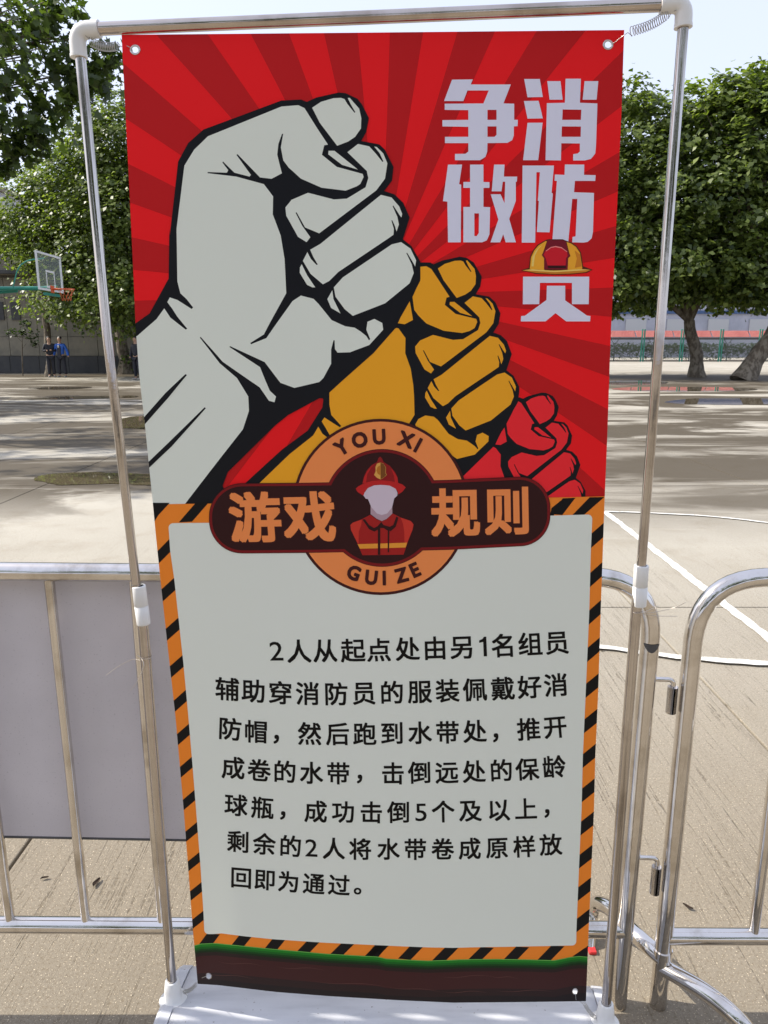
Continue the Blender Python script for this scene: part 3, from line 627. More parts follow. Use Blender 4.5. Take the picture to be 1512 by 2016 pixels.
def surf(px, py, lift=0.0):
    b = 0.0
    for _ in range(4):
        p = hit(px, py, BP + BN * (b + lift), BN); l = BMT @ (p - BP); b = bulge(l.x, l.z)
    return p
LE = [(-40, 231), (68, 239.3), (83, 240), (215, 246.6), (381, 255), (550, 263), (637, 266.5), (747, 274.8), (830, 284.7), (913, 293), (992, 301), (1050, 306.5), (1139, 315.5), (1273, 330), (1407, 345), (1594, 361.6), (1709, 370.5), (1828, 379.5), (1911, 387), (1940, 389.5), (2100, 404)]
RE = [(-40, 1231), (59, 1229), (211, 1224), (471, 1212), (652, 1202.7), (863, 1195.5), (992, 1190), (1080, 1187), (1208, 1182.5), (1366, 1177.6), (1489, 1172), (1594, 1169.5), (1717, 1164), (1840, 1158.6), (1971, 1153.7), (2100, 1149)]
TE = [(0, 68.5), (0.5, 64), (1, 59)]
BE = [(0, 1937), (0.052, 1939.5), (0.20, 1953), (0.333, 1961), (0.51, 1969), (0.657, 1974), (0.81, 1973), (0.917, 1972), (1, 1971)]
def ip(T, x):
    for (a, b), (c, d) in zip(T, T[1:]):
        if x <= c: return b + (d - b) * (x - a) / (c - a)
    return T[-1][1] + (T[-1][1] - T[-2][1]) * (x - T[-1][0]) / (T[-1][0] - T[-2][0])
def to_st(px, py):
    l, r = ip(LE, py), ip(RE, py); s = (px - l) / (r - l); sc_ = min(1, max(0, s)); a, b = ip(TE, sc_), ip(BE, sc_)
    return s, (py - a) / (b - a)
def to_px(s, t):
    a, b = ip(TE, s), ip(BE, s); py = a + t * (b - a); l, r = ip(LE, py), ip(RE, py); return l + s * (r - l), py
INK = {}
def ink(name, srgb, rough=0.42, k=1.0):
    c = tuple(min(0.85, v * k) for v in lin(srgb))
    def bl_(m, nt, b):
        n = tex(nt, 500, 2, 0.5); bump(nt, b, n, 0.05, 0.0006); b.inputs['Specular IOR Level'].default_value = 0.16
    return mat('ink_' + name, c, rough, spec=0.35, build=bl_)
KI = 2.0
EYE = [(266, 98), (1197, 88), (411, 1922), (1132, 1952)]
EYES = [to_st(*e) for e in EYE]
banner = empty('banner', BP, 'tall red and white printed banner with three raised fists and game rules', 'banner')
def print_layer(name, polys, layer, label=None, punch=False, grid=(64, 72)):
    """polys: (material, outline, holes...) in photo coordinates -> flat print on the cloth"""
    bm = bmesh.new(); ms = []
    for m, *loops in polys:
        if m not in ms: ms.append(m)
        mi = ms.index(m)
        L = [[Vector((*to_st(*p), 0)) for p in lp] for lp in loops]
        flat = [p for lp in L for p in lp]; vs = [bm.verts.new(p) for p in flat]
        for t in geometry.tessellate_polygon(L):
            a, b, c = (flat[i] for i in t)
            if abs((b - a).cross(c - a).z) < 1e-12: continue
            try: f = bm.faces.new([vs[i] for i in t])
            except ValueError: continue
            f.material_index = mi
    xs_ = [v.co.x for v in bm.verts]; ys_ = [v.co.y for v in bm.verts]
    def cut(co, no, clear=False, faces=None):
        g = bm.verts[:] + bm.edges[:] + bm.faces[:] if faces is None else list({v for f in faces for v in f.verts}) + list({e for f in faces for e in f.edges}) + list(faces)
        bmesh.ops.bisect_plane(bm, geom=g, dist=1e-7, plane_co=co, plane_no=no, clear_outer=clear)
    if min(xs_) < 0: cut((0, 0, 0), (-1, 0, 0), True)
    if max(xs_) > 1: cut((1, 0, 0), (1, 0, 0), True)
    if min(ys_) < 0: cut((0, 0, 0), (0, -1, 0), True)
    if max(ys_) > 1: cut((0, 1, 0), (0, 1, 0), True)
    for i in range(1, grid[0]):
        if min(xs_) < i / grid[0] < max(xs_): cut((i / grid[0], 0, 0), (1, 0, 0))
    for j in range(1, grid[1]):
        if min(ys_) < j / grid[1] < max(ys_): cut((0, j / grid[1], 0), (0, 1, 0))
    if punch:
        for (s, t) in EYES:
            r = 0.0075; asp = 0.8 / 1.8
            near = [f for f in bm.faces if min(abs(v.co.x - s) for v in f.verts) < 0.06 and min(abs(v.co.y - t) for v in f.verts) < 0.04]
            for k in range(14):
                if not near: break
                a = 6.28318 * k / 14; d = Vector((math.cos(a), math.sin(a) * asp, 0)); nn = Vector((math.cos(a), math.sin(a) / asp, 0)).normalized()
                near = [f for f in bm.faces if min(abs(v.co.x - s) for v in f.verts) < 0.06 and min(abs(v.co.y - t) for v in f.verts) < 0.04]
                cut(Vector((s, t, 0)) + d * r, nn, False, near)
            kill = []
            for f in bm.faces:
                c = f.calc_center_median(); dx, dy = (c.x - s), (c.y - t) / asp
                if dx * dx + dy * dy < (r * 0.985) ** 2: kill.append(f)
            bmesh.ops.delete(bm, geom=kill, context='FACES')
    bmesh.ops.remove_doubles(bm, verts=bm.verts, dist=1e-7)
    for v in bm.verts:
        p = surf(*to_px(v.co.x, v.co.y), layer * 0.00022); v.co = p - BP
    for f in bm.faces: f.normal_update()
    for f in bm.faces:
        if f.normal.dot(BN) < 0: f.normal_flip()
    me = mesh_of(bm, True); o = link(name, me, banner, ms)
    if label: o['label'] = label
    return o
CLOTH = mat('banner_cloth', (0.74, 0.74, 0.72), 0.55)
corner = [(150, -20), (1400, -20), (1400, 2080), (150, 2080)]
print_layer('cloth', [(CLOTH, corner)], 0, punch=True)
sm = banner.children[0].modifiers.new('thickness', 'SOLIDIFY'); sm.thickness = 0.0007; sm.offset = -1
# --- print colours
RED = ink('red', (242, 24, 30)); RED2 = ink('deep_red', (190, 22, 26)); PALE = ink('pale', (221, 226, 215)); BLK = ink('black', (20, 21, 26))
WHT = ink('white', (220, 220, 246)); YEL = ink('amber', (240, 164, 36)); FRED = ink('fist_red', (250, 42, 50)); ORG = ink('orange', (250, 134, 44)); STR = ink('stripe', (18, 17, 18))
PANEL = ink('panel', (221, 225, 215)); TXT = ink('text', (12, 10, 10)); BORG = ink('badge_orange', (255, 140, 78)); MAR = ink('maroon', (50, 20, 21)); BRED = ink('badge_red', (120, 22, 26))
def Z(x0, y0, s, pts): return [(x0 + x / s, y0 + y / s) for x, y in pts]
A_ = lambda *p: Z(240, 50, 3.024, p)
B_ = lambda *p: Z(250, 450, 3.024, p)
C_ = lambda *p: Z(530, 170, 4.32, p)
D_ = lambda *p: Z(550, 450, 4.32, p)
E_ = lambda *p: Z(760, 480, 5.04, p)
F_ = lambda *p: Z(740, 720, 3.287, p)
G_ = lambda *p: Z(840, 130, 3.803, p)
H_ = lambda *p: Z(400, 800, 4.2, p)
I_ = lambda *p: Z(740, 820, 4.2, p)
J_ = lambda *p: Z(660, 880, 8.4, p)
# --- sunburst
cx, cy = 748, 580; polys = [(RED, [(150, -20), (1400, -20), (1400, 1100), (150, 1100)])]
print_layer('sunburst_print', polys, 1, punch=True)
polys = []
for n in range(25):
    a0 = -41.2 + 14.4 * n; pt = []
    for a in (a0, a0 + 7.2): pt.append((cx + 1500 * math.sin(R(a)), cy - 1500 * math.cos(R(a))))
    mids = [(cx + 1500 * math.sin(R(a0 + k)) , cy - 1500 * math.cos(R(a0 + k))) for k in (2.4, 4.8)]
    w = [(cx, cy), pt[0], *mids, pt[1]]
    # keep the part above the notice panel
    out = []
    for i in range(len(w)):
        p, q = w[i - 1], w[i]
        if (p[1] <= 1100) != (q[1] <= 1100):
            t = (1100 - p[1]) / (q[1] - p[1]); out.append((p[0] + (q[0] - p[0]) * t, 1100))
        if q[1] <= 1100: out.append(q)
    # keep it from running far past the cloth, where edge tables end
    for side, lim, sg in ((0, 120, 1), (0, 1420, -1), (1, -30, 1)):
        w2, out2 = out, []
        for i in range(len(w2)):
            p, q = w2[i - 1], w2[i]; pi, qi = (p[side] - lim) * sg >= 0, (q[side] - lim) * sg >= 0
            if pi != qi:
                t = (lim - p[side]) / (q[side] - p[side]); out2.append((p[0] + (q[0] - p[0]) * t, p[1] + (q[1] - p[1]) * t))
            if qi: out2.append(q)
        out = out2
    if len(out) > 2: polys.append((RED2, out))
print_layer('sunburst_print', polys, 2, punch=True)
# --- fists
W_sil = [(200, 665)] + B_((50, 565), (135, 505), (248, 298), (252, 0)) + A_((285, 1250), (335, 810), (395, 700), (485, 620), (955, 445)) + \
    C_((110, 120), (270, 112), (320, 132), (400, 95), (590, 52), (650, 58), (750, 105), (790, 155), (848, 270), (825, 390), (782, 465), (935, 493), (985, 540), (1057, 685), (1045, 800), (978, 890), (1065, 918), (1140, 990), (1195, 1115), (1137, 1300), (1210, 1360), (1285, 1490)) + \
    D_((1200, 430), (1135, 575), (1110, 615), (1005, 800), (985, 850), (800, 1060), (425, 1395)) + B_((1205, 1090), (1165, 1010), (1145, 1010), (960, 1110), (885, 1170), (600, 1450), (570, 1530)) + [(450, 1000), (180, 1000)]
W_main = [(180, 690)] + B_((60, 640), (175, 540), (222, 475), (258, 530), (350, 602), (359, 596), (300, 525), (268, 475), (240, 438), (255, 410), (300, 425), (385, 479), (394, 470), (355, 420), (318, 385), (300, 315), (295, 0)) + \
    A_((325, 1240), (372, 835), (430, 740), (512, 660), (950, 483), (1050, 475), (1090, 495)) + C_((300, 185), (410, 360), (500, 496), (468, 501), (448, 582), (575, 685), (760, 735), (795, 745), (803, 770), (775, 830), (745, 850), (650, 887), (445, 862), (270, 785), (165, 690), (120, 630), (99, 520), (119, 403), (108, 405), (78, 490), (68, 580), (85, 650), (108, 740), (18, 787)) + \
    A_((890, 913), (822, 905), (688, 766), (682, 771), (768, 890), (760, 900), (670, 877), (642, 850), (602, 810), (598, 816), (633, 862), (625, 877), (510, 873), (510, 880), (680, 900), (845, 945), (900, 1018), (898, 1125), (945, 1250), (968, 1390), (972, 1490)) + \
    B_((938, 170), (948, 385), (815, 630), (734, 681), (738, 689), (830, 652), (955, 475), (985, 432), (1035, 399), (1110, 418), (1140, 448), (1218, 545), (1300, 582), (1355, 590), (1390, 612), (1425, 640), (1441, 666), (1448, 658), (1425, 602), (1432, 555), (1465, 541)) + \
    D_((808, 768), (875, 803), (883, 860), (765, 990), (600, 1052), (495, 1055), (473, 1025), (470, 950), (460, 950), (440, 1030), (440, 1150), (375, 1270), (340, 1305), (128, 1355), (10, 1312)) + \
    B_((915, 920), (820, 795), (612, 699), (611, 706), (792, 825), (850, 965), (887, 1000), (878, 1034), (845, 1025), (790, 945), (570, 793), (438, 644), (434, 650), (552, 802), (655, 890), (722, 1000), (726, 1085), (690, 1195), (345, 1640)) + [(352, 1010), (180, 1010)]
FT = [C_((365, 182), (440, 132), (545, 101), (610, 98), (640, 108), (665, 150), (725, 225), (733, 220), (692, 150), (668, 99), (685, 98), (765, 190), (783, 270), (780, 358), (730, 430), (670, 470), (578, 505), (430, 310)),
      C_((505, 548), (555, 548), (755, 708), (620, 668), (502, 578)),
      C_((665, 560), (755, 490), (850, 510), (905, 570), (963, 643), (971, 638), (940, 570), (893, 512), (915, 516), (970, 570), (1005, 655), (985, 785), (910, 885), (425, 1250), (305, 1200), (233, 1071), (224, 1075), (280, 1185), (350, 1283), (318, 1325), (245, 1280), (145, 1100), (138, 1030), (190, 965), (330, 905), (550, 962), (660, 955), (820, 858), (843, 780), (830, 720)),
      C_((950, 923), (1040, 945), (1105, 1020), (1131, 1085), (1124, 1115), (1112, 1100), (1056, 1014), (1049, 1018), (1090, 1110), (1103, 1175), (1083, 1235), (1068, 1185), (1046, 1138), (1039, 1141), (1060, 1212), (1057, 1262)) + D_((912, 93), (500, 370), (425, 445), (370, 474), (265, 385), (200, 275), (238, 200), (268, 258), (315, 309), (327, 306), (288, 240), (262, 180)) + C_((435, 1340),),
      D_((190, 303), (235, 395), (305, 500), (280, 500), (235, 478), (173, 375), (175, 330)),
      D_((1035, 115), (1115, 170), (1163, 270), (1155, 322), (1135, 285), (1086, 204), (1080, 209), (1126, 305), (1143, 378), (1108, 465), (900, 635), (625, 742), (555, 685), (478, 580), (463, 500), (540, 415), (955, 135)),
      D_((450, 525), (460, 600), (520, 722), (440, 675), (408, 600))]
def affine(src, dst):
    S_ = np.array([[x, y, 1] for x, y in src]); D = np.array(dst); M = np.linalg.lstsq(S_, D, rcond=None)[0]
    return lambda pts: [tuple(np.array([x, y, 1]) @ M) for x, y in pts]
w2y = affine(C_((848, 270), (1057, 685), (1195, 1115), (365, 182), (578, 505), (448, 580), (138, 1030), (425, 1250), (318, 1325)) + D_((258, 178), (1143, 378), (625, 742)),
             E_((950, 325), (1135, 690), (1248, 1095), (513, 243), (700, 535), (583, 605), (290, 1020), (545, 1218), (445, 1287), (470, 1342)) + F_((893, 195), (580, 420)))
w2r = affine(C_((848, 270), (1057, 685), (1195, 1115), (365, 182), (578, 505), (448, 580), (138, 1030)), F_((1183, 270), (1267, 452), (1325, 640), (970, 232), (1062, 380), (1005, 412), (853, 622)))
y2r = affine(E_((950, 325), (1135, 690), (1248, 1095), (513, 243), (700, 535), (583, 605), (290, 1020)), F_((1183, 270), (1267, 452), (1325, 640), (970, 232), (1062, 380), (1005, 412), (853, 622)))
Y_thumb = E_((340, 228), (400, 222), (450, 250), (630, 525), (600, 535), (583, 605), (690, 695), (895, 745), (905, 775), (880, 835), (830, 865), (755, 885), (570, 862), (400, 790), (320, 710), (280, 655), (262, 520), (340, 365))
Y_tri = E_((235, 568), (268, 755), (185, 798), (118, 788), (180, 650))
Y_palm = E_((105, 835), (125, 840), (193, 935), (190, 1085), (245, 1240), (270, 1400), (278, 1512)) + F_((250, 318), (215, 375)) + [(760, 940), (760, 960)] + H_((760, 660), (440, 660), (715, 395), (910, 240), (952, 168), (985, 225), (1030, 260), (1048, 240), (1005, 165), (980, 125), (1003, 92), (1085, 145), (1130, 173), (1142, 162), (1060, 72)) + [(648.6, 797)] + D_((425, 1395), (985, 850))
Y_heel = F_((255, 380), (275, 345), (320, 322), (375, 330), (400, 350), (470, 440), (530, 475), (590, 485), (640, 520), (658, 541), (663, 535), (645, 490), (655, 448), (690, 433), (730, 455), (728, 490), (640, 575), (525, 603), (440, 545), (300, 500))
Y_sil = [(800, 520)] + E_((335, 185), (440, 185), (470, 203), (560, 165), (730, 128), (800, 140), (870, 185), (950, 325), (935, 425), (890, 500), (1025, 525), (1085, 580), (1135, 690), (1118, 795), (1065, 880), (1140, 908), (1200, 965), (1248, 1095), (1195, 1255), (1265, 1310), (1322, 1420)) + \
    F_((928, 165), (920, 235), (845, 365), (775, 500), (755, 525), (585, 695)) + [(760, 975)] + H_((320, 660), (350, 634), (655, 355), (865, 200), (985, 10)) + [(640, 760), (760, 640)]
R_sil = w2r([(560, 200)] + C_((110, 120), (270, 112), (320, 132), (400, 95), (590, 52), (650, 58), (750, 105), (790, 155), (848, 270), (825, 390), (782, 465), (935, 493), (985, 540), (1057, 685), (1045, 800), (978, 890), (1065, 918), (1140, 990), (1195, 1115), (1137, 1300), (1210, 1360), (1285, 1490), (1290, 1700))) + [(1150, 1010), (1040, 1010), (900, 960), (880, 900), (900, 800)]
R_palm = F_((760, 525), (775, 532), (808, 575), (806, 650), (830, 720), (840, 760), (585, 760), (540, 740))
print_layer('fist_print', [(BLK, R_sil)], 3, 'small red fist outlined in black')
Rp = [w2r(p) for p in FT] + [y2r(Y_thumb), y2r(Y_tri), R_palm]
print_layer('fist_print', [(FRED, p) for p in Rp], 4, 'small red fist inner shapes')
print_layer('fist_print', [(BLK, Y_sil)], 5, 'amber fist black outline')
print_layer('fist_print', [(YEL, p) for p in [w2y(p) for p in FT] + [Y_thumb, Y_tri, Y_palm, Y_heel]], 6, 'amber fist inner shapes')
print_layer('fist_print', [(BLK, W_sil)], 7, 'large pale fist black outline')
print_layer('fist_print', [(PALE, p) for p in [W_main] + FT], 8, 'large pale fist inner shapes')
st1 = [(240, 865)] + B_((100, 1125), (230, 980), (349, 866), (357, 872), (245, 1005), (106, 1165)) + [(240, 880)]
st2 = [(270, 930)] + B_((125, 1392), (250, 1270), (462, 1064), (470, 1069), (265, 1298), (130, 1426)) + [(270, 942)]
print_layer('fist_print', [(BLK, B_((90, 1135), (100, 1125), (230, 978), (349, 866), (357, 872), (245, 1008), (106, 1165), (90, 1185))), (BLK, B_((115, 1402), (125, 1392), (250, 1272), (462, 1064), (470, 1069), (265, 1298), (130, 1426), (115, 1442)))], 9, 'wrist crease strokes')['kind'] = 'stuff'
# --- hazard border and notice panel
def wave(x0, y0, s, pts): return Z(x0, y0, s, pts)
GW = Z(280, 1800, 3.024, [(300, 190), (312, 185), (350, 175), (440, 172), (540, 182), (800, 208), (1100, 235), (1400, 252)]) + Z(760, 1760, 3.024, [(0, 385), (250, 397), (430, 390), (650, 387), (850, 390), (1000, 395), (1100, 375), (1150, 370), (1215, 376)])
PT = Z(280, 1800, 3.024, [(378, 118), (480, 114), (600, 130), (800, 150), (1100, 170), (1400, 184)]) + Z(760, 1760, 3.024, [(0, 307), (250, 318), (500, 318), (850, 312), (1000, 308)])
border = [(250, 996), (364, 992), (500, 990), (900, 984), (1191, 977), (1240, 976)] + [(1240, 1895)] + GW[::-1][1:] + [(340, 1862)]
print_layer('hazard_border_print', [(ORG, border)], 10)
st = []
def S4(a, b, c, d): st.append((STR, [a, b, c, d]))
# left side: lower outer corners of the black bars, then bar height and rise
lb = [1109.5, 1184, 1261, 1334, 1401, 1466.7, 1530.7, 1594.6, 1656.7, 1714.8, 1772.8, 1828]
li = lambda y: 332 + (405 - 332) * (y - 1030) / (1838 - 1030) if y > 1400 else ip([(1030, 331), (1140, 340), (1273, 352), (1407, 366), (1594, 383), (1709, 392), (1838, 402)], y)
li = lambda y: ip([(990, 328), (1030, 331.5), (1084, 335), (1140, 343), (1213, 351), (1305, 361), (1407, 370.5), (1500, 378.5), (1594, 386), (1709, 395), (1828, 402.5), (1900, 408)], y)
ri = lambda y: ip([(980, 1167), (1013, 1166.5), (1090, 1163), (1208, 1160), (1366, 1153), (1489, 1147.5), (1594, 1145), (1717, 1139.5), (1840, 1134.5), (1900, 1132)], y)
for i, y in enumerate(lb):
    h = 27 - i * 0.75; r_ = 24 - i * 0.55; l = ip(LE, y) - 3; rr = li(y - r_)
    S4((l, y + 3), (l, y - h + 3), (rr, y - h - r_ + 1), (rr, y - r_ + 1))
rb = [1156, 1230, 1303.4, 1374, 1443.8, 1512, 1579.5, 1645, 1710, 1774, 1835.6]; rb = [1079] + rb
for i, y in enumerate(rb):
    h = 27.5 - i * 0.15; l = ri(y); rr = ip(RE, y - 22) + 3; r_ = 24 - i * 0.2
    S4((l, y), (l, y - h), (rr, y - h - r_), (rr, y - r_))
# top side, left piece and right piece
S4((296, 1040), (296, 990), (334, 990), (312, 1014)); S4((352, 1028.5), (386, 989), (412, 988), (378, 1027))
st = [s for s in st]
S4((1085, 1012), (1108, 981), (1133, 980), (1107, 1014)); S4((1082, 1018), (1086, 1000), (1110, 981), (1090, 1015)); S4((1127, 1014), (1161, 979), (1190, 978.5), (1150, 1013.5))
S4((1163, 1040), (1190, 1018), (1190, 990), (1163, 1015))
st.pop()
bt = Z(280, 1800, 3.024, [(385, 118), (578, 128), (775, 150), (980, 163), (1185, 176), (1390, 186)]); bb = Z(280, 1800, 3.024, [(340, 172), (532, 178), (730, 198), (922, 216), (1118, 234), (1322, 247)])
bt += Z(760, 1760, 3.024, [(-60, 300), (145, 312), (355, 318), (565, 319), (775, 316), (985, 310)]); bb += Z(760, 1760, 3.024, [(-128, 372), (72, 380), (270, 396), (492, 383), (702, 384), (898, 392)])
for (x, y), (x2, y2) in zip(bt, bb): S4((x, y - 1), (x + 25.5, y + 0.5), (x2 + 24.5, y2 + 4), (x2, y2 + 1.5))
st.append((STR, Z(760, 1760, 3.024, [(1215, 300), (1110, 372), (1215, 380)])))
for s_ in st: print_layer('hazard_bar', [s_], 11)
def arc_(cx, cy, r, a0, a1, n=8, ry=None): return [(cx + r * math.cos(R(a0 + (a1 - a0) * k / n)), cy + (ry or r) * math.sin(R(a0 + (a1 - a0) * k / n))) for k in range(n + 1)]
pn = arc_(341, 1039, 9, 180, 270) + [(750, 1021)] + arc_(1157, 1022, 9, 270, 360) + [(ri(y), y) for y in (1090, 1208, 1366, 1489, 1594, 1717, 1830)] + arc_(1126, 1853, 8.5, 0, 80) + PT[::-1][1:-2] + [(436, 1837.5), (420, 1839), (411, 1839)] + arc_(411, 1830, 9, 95, 180, 6) + [(li(y), y) for y in (1800, 1709, 1594, 1500, 1407, 1305, 1213, 1140, 1084)]
print_layer('notice_panel_print', [(PANEL, pn)], 12)
# --- earth and grass strip
EARTH = [ink('grass_light', (112, 176, 84)), ink('grass', (30, 120, 34)), ink('grass_deep', (22, 96, 30)), ink('grass_shade', (18, 66, 24)), ink('grass_dark', (22, 44, 22)), ink('earth_dark', (42, 30, 28)), ink('earth', (64, 32, 32)), ink('earth_deep', (46, 30, 30)), ink('earth_black', (34, 27, 28))]
offs = [0, 1.3, 6, 10, 13.5, 17.5, 24, 58, 72, 130]
pe = []
for k in range(9): pe.append((EARTH[k], [(x, y + offs[k]) for x, y in GW] + [(x, y + offs[k + 1]) for x, y in GW[::-1]]))
print_layer('earth_strip_print', pe, 12.5, punch=True)
GR = ink('earth_grain', (92, 58, 54)); gr = []
for (x0, y0, x1, y1) in ((430, 1893, 520, 1901), (545, 1903, 640, 1909), (620, 1932, 760, 1941), (870, 1923, 970, 1921), (965, 1921, 1020, 1926), (760, 1942, 870, 1952), (870, 1952, 960, 1953), (975, 1950, 1090, 1951), (400, 1915, 500, 1926)):
    n = 10; top_ = [(x0 + (x1 - x0) * k / n, y0 + (y1 - y0) * k / n + 2 * math.sin(k * 0.7)) for k in range(n + 1)]
    gr.append((GR, top_ + [(x, y + 0.9 * math.sin(math.pi * (n - k) / n) + 0.1) for k, (x, y) in zip(range(n + 1), top_[::-1])]))
print_layer('earth_strip_print', gr, 13, 'faint wood-like streaks')['kind'] = 'stuff'
# --- title
t_ = []
t_.append((WHT, G_((190, 102), (345, 100), (330, 138), (630, 138), (575, 280), (655, 282), (655, 402), (683, 403), (680, 450), (653, 452), (652, 520), (640, 555), (605, 575), (455, 577), (453, 640), (440, 680), (400, 705), (212, 705), (212, 658), (290, 657), (312, 640), (312, 577), (137, 577), (137, 530), (312, 530), (312, 455), (118, 452), (118, 405), (312, 403), (312, 330), (135, 328), (135, 282), (425, 280), (465, 183), (305, 183), (275, 262), (130, 262)), G_((455, 328), (523, 328), (523, 403), (455, 403)), G_((455, 452), (523, 452), (523, 515), (508, 530), (455, 530))))
for q in (((730, 97), (847, 97), (870, 232), (755, 234)), ((728, 262), (838, 260), (870, 392), (755, 394)), ((755, 425), (868, 424), (835, 705), (722, 705)), ((903, 113), (1002, 113), (1018, 252), (920, 252)), ((1182, 113), (1285, 113), (1272, 252), (1168, 252))): t_.append((WHT, G_(*q)))
t_.append((WHT, G_((1040, 95), (1155, 95), (1147, 275), (1278, 280), (1268, 590), (1262, 655), (1230, 695), (1185, 707), (1097, 707), (1097, 660), (1130, 655), (1147, 640), (1147, 580), (1008, 578), (1005, 707), (890, 705), (900, 278), (1035, 275)), G_((1018, 325), (1158, 327), (1155, 403), (1015, 403)), G_((1012, 452), (1155, 453), (1153, 530), (1010, 530))))
t_.append((WHT, G_((160, 738), (265, 738), (243, 885), (258, 888), (255, 1320), (160, 1320), (155, 1015), (122, 1012))))
t_.append((WHT, G_((325, 738), (425, 738), (425, 868), (470, 870), (470, 912), (425, 913), (425, 1055), (475, 1057), (470, 1260), (450, 1305), (415, 1320), (275, 1320), (275, 1055), (325, 1055), (325, 912), (275, 912), (275, 868), (325, 868)), G_((357, 1103), (392, 1103), (390, 1250), (375, 1273), (357, 1273))))
t_.append((WHT, G_((505, 738), (583, 738), (578, 828), (678, 828), (675, 865), (667, 867), (667, 1010), (618, 1145), (668, 1320), (592, 1320), (573, 1260), (550, 1320), (478, 1320), (537, 1150), (480, 960), (553, 960), (583, 1027), (588, 866), (570, 866), (560, 938), (487, 938))))
t_.append((WHT, G_((718, 745), (953, 745), (935, 950), (945, 955), (920, 1245), (825, 1243), (840, 1010), (832, 1008), (848, 795), (822, 795), (812, 1322), (712, 1322))))
t_.append((WHT, G_((1035, 737), (1180, 738), (1178, 815), (1265, 817), (1262, 860), (1110, 860), (1103, 945), (1253, 950), (1245, 1240), (1235, 1290), (1205, 1317), (1175, 1322), (1090, 1320), (1092, 1280), (1115, 1275), (1128, 995), (1090, 995), (1060, 1320), (940, 1320), (975, 860), (957, 858), (960, 812), (1032, 815))))
t_.append((WHT, G_((722, 1577), (1217, 1577), (1213, 1783), (1088, 1783), (1088, 1623), (848, 1623), (843, 1783), (720, 1783))))
t_.append((WHT, G_((900, 1645), (1037, 1645), (1037, 1755), (1200, 1868), (1226, 1872), (1224, 1912), (1045, 1912), (965, 1850), (890, 1912), (705, 1912), (707, 1872), (735, 1870), (897, 1752))))
for grp in (t_[:1], t_[1:7], t_[7:10], t_[10:12], t_[12:]): print_layer('title_character', grp, 3)['kind'] = 'stuff'
HO = ink('helmet_outline', (88, 40, 22)); HY = ink('helmet_amber', (240, 168, 50)); HL = ink('helmet_light', (252, 206, 110)); HB = ink('helmet_shade', (206, 128, 40)); HR = ink('helmet_red', (205, 30, 44)); HD = ink('helmet_dark_red', (120, 24, 40))
hel = [(HO, G_((765, 1512), (775, 1425), (800, 1375), (830, 1338), (890, 1303), (910, 1297), (1020, 1297), (1045, 1308), (1085, 1320), (1125, 1350), (1155, 1395), (1172, 1500), (1242, 1525), (1200, 1548), (1080, 1560), (960, 1563), (820, 1556), (705, 1530), (740, 1518)))]
print_layer('helmet_print', hel, 4)
print_layer('helmet_print', [(HY, G_((772, 1518), (782, 1430), (806, 1380), (836, 1344), (890, 1311), (900, 1312), (870, 1400), (880, 1440), (882, 1530), (1055, 1530), (1058, 1440), (1075, 1425), (1048, 1318), (1080, 1328), (1118, 1355), (1148, 1400), (1165, 1510), (1160, 1530), (1100, 1538), (850, 1538))),
    (HB, G_((715, 1530), (780, 1520), (960, 1532), (1150, 1518), (1230, 1526), (1190, 1543), (1080, 1554), (960, 1557), (820, 1549)))], 5)
print_layer('helmet_print', [(HD, G_((905, 1303), (1022, 1303), (1040, 1312), (1060, 1385), (1077, 1420), (1060, 1437), (1056, 1523), (879, 1523), (879, 1440), (862, 1415), (885, 1370))),
    (HL, G_((722, 1529), (790, 1522), (960, 1534), (1140, 1521), (1222, 1526), (1140, 1532), (960, 1543), (800, 1534))),
    (HL, G_((785, 1500), (792, 1430), (815, 1385), (845, 1352), (862, 1342), (835, 1372), (810, 1420), (800, 1500))), (HB, G_((1110, 1510), (1125, 1440), (1108, 1380), (1148, 1410), (1160, 1500)))], 6)
print_layer('helmet_print', [(HR, G_((892, 1382), (930, 1357), (965, 1350), (1010, 1360), (1052, 1392), (1055, 1425), (1043, 1437), (1040, 1492), (905, 1492), (892, 1440), (876, 1412))), (MAR, G_((908, 1497), (1042, 1497), (1042, 1513), (908, 1513)))], 7)
print_layer('helmet_print', [(ink('helmet_glint', (250, 130, 130)), G_((892, 1382), (930, 1354), (965, 1347), (1010, 1356), (1052, 1388), (1052, 1394), (1010, 1365), (965, 1356), (930, 1362), (894, 1388)))], 8)
# --- badge
def circ(cx, cy, r, n=72): return arc_(cx, cy, r, 0, 360 - 360 / n, n - 1)
K = ink('ring_line', (66, 26, 26))
print_layer('badge_print', [(K, circ(749.5, 998, 173.5))], 13.5)
print_layer('badge_print', [(BORG, circ(749.5, 998, 168))], 14.2)
def bar_(e):
    x0, x1 = 411.5 + e, 1083.5 - e; yl0, yl1, yr0, yr1 = 951.5 + e, 1089.5 - e, 938.5 + e, 1075.5 - e
    rl, rr = (yl1 - yl0) * 0.47, (yr1 - yr0) * 0.44; f = lambda x, a, b: a + (b - a) * (x - x0) / (x1 - x0)
    return arc_(x0 + rl, yl0 + rl, rl, 180, 270, 12) + arc_(x1 - rr, yr0 + rr, rr, 270, 360, 12) + arc_(x1 - rr, yr1 - rr, rr, 0, 90, 12) + arc_(x0 + rl, yl1 - rl, rl, 90, 180, 12)
print_layer('badge_print', [(K, bar_(0)), ], 14.8); print_layer('badge_print', [(K, circ(752, 1000, 116))], 15.2)
print_layer('badge_print', [(BRED, bar_(1.2))], 15.6); print_layer('badge_print', [(BRED, circ(752, 1000, 114.8))], 16)
print_layer('badge_print', [(MAR, bar_(6))], 16.4); print_layer('badge_print', [(MAR, circ(752, 1000, 109.5))], 16.8)
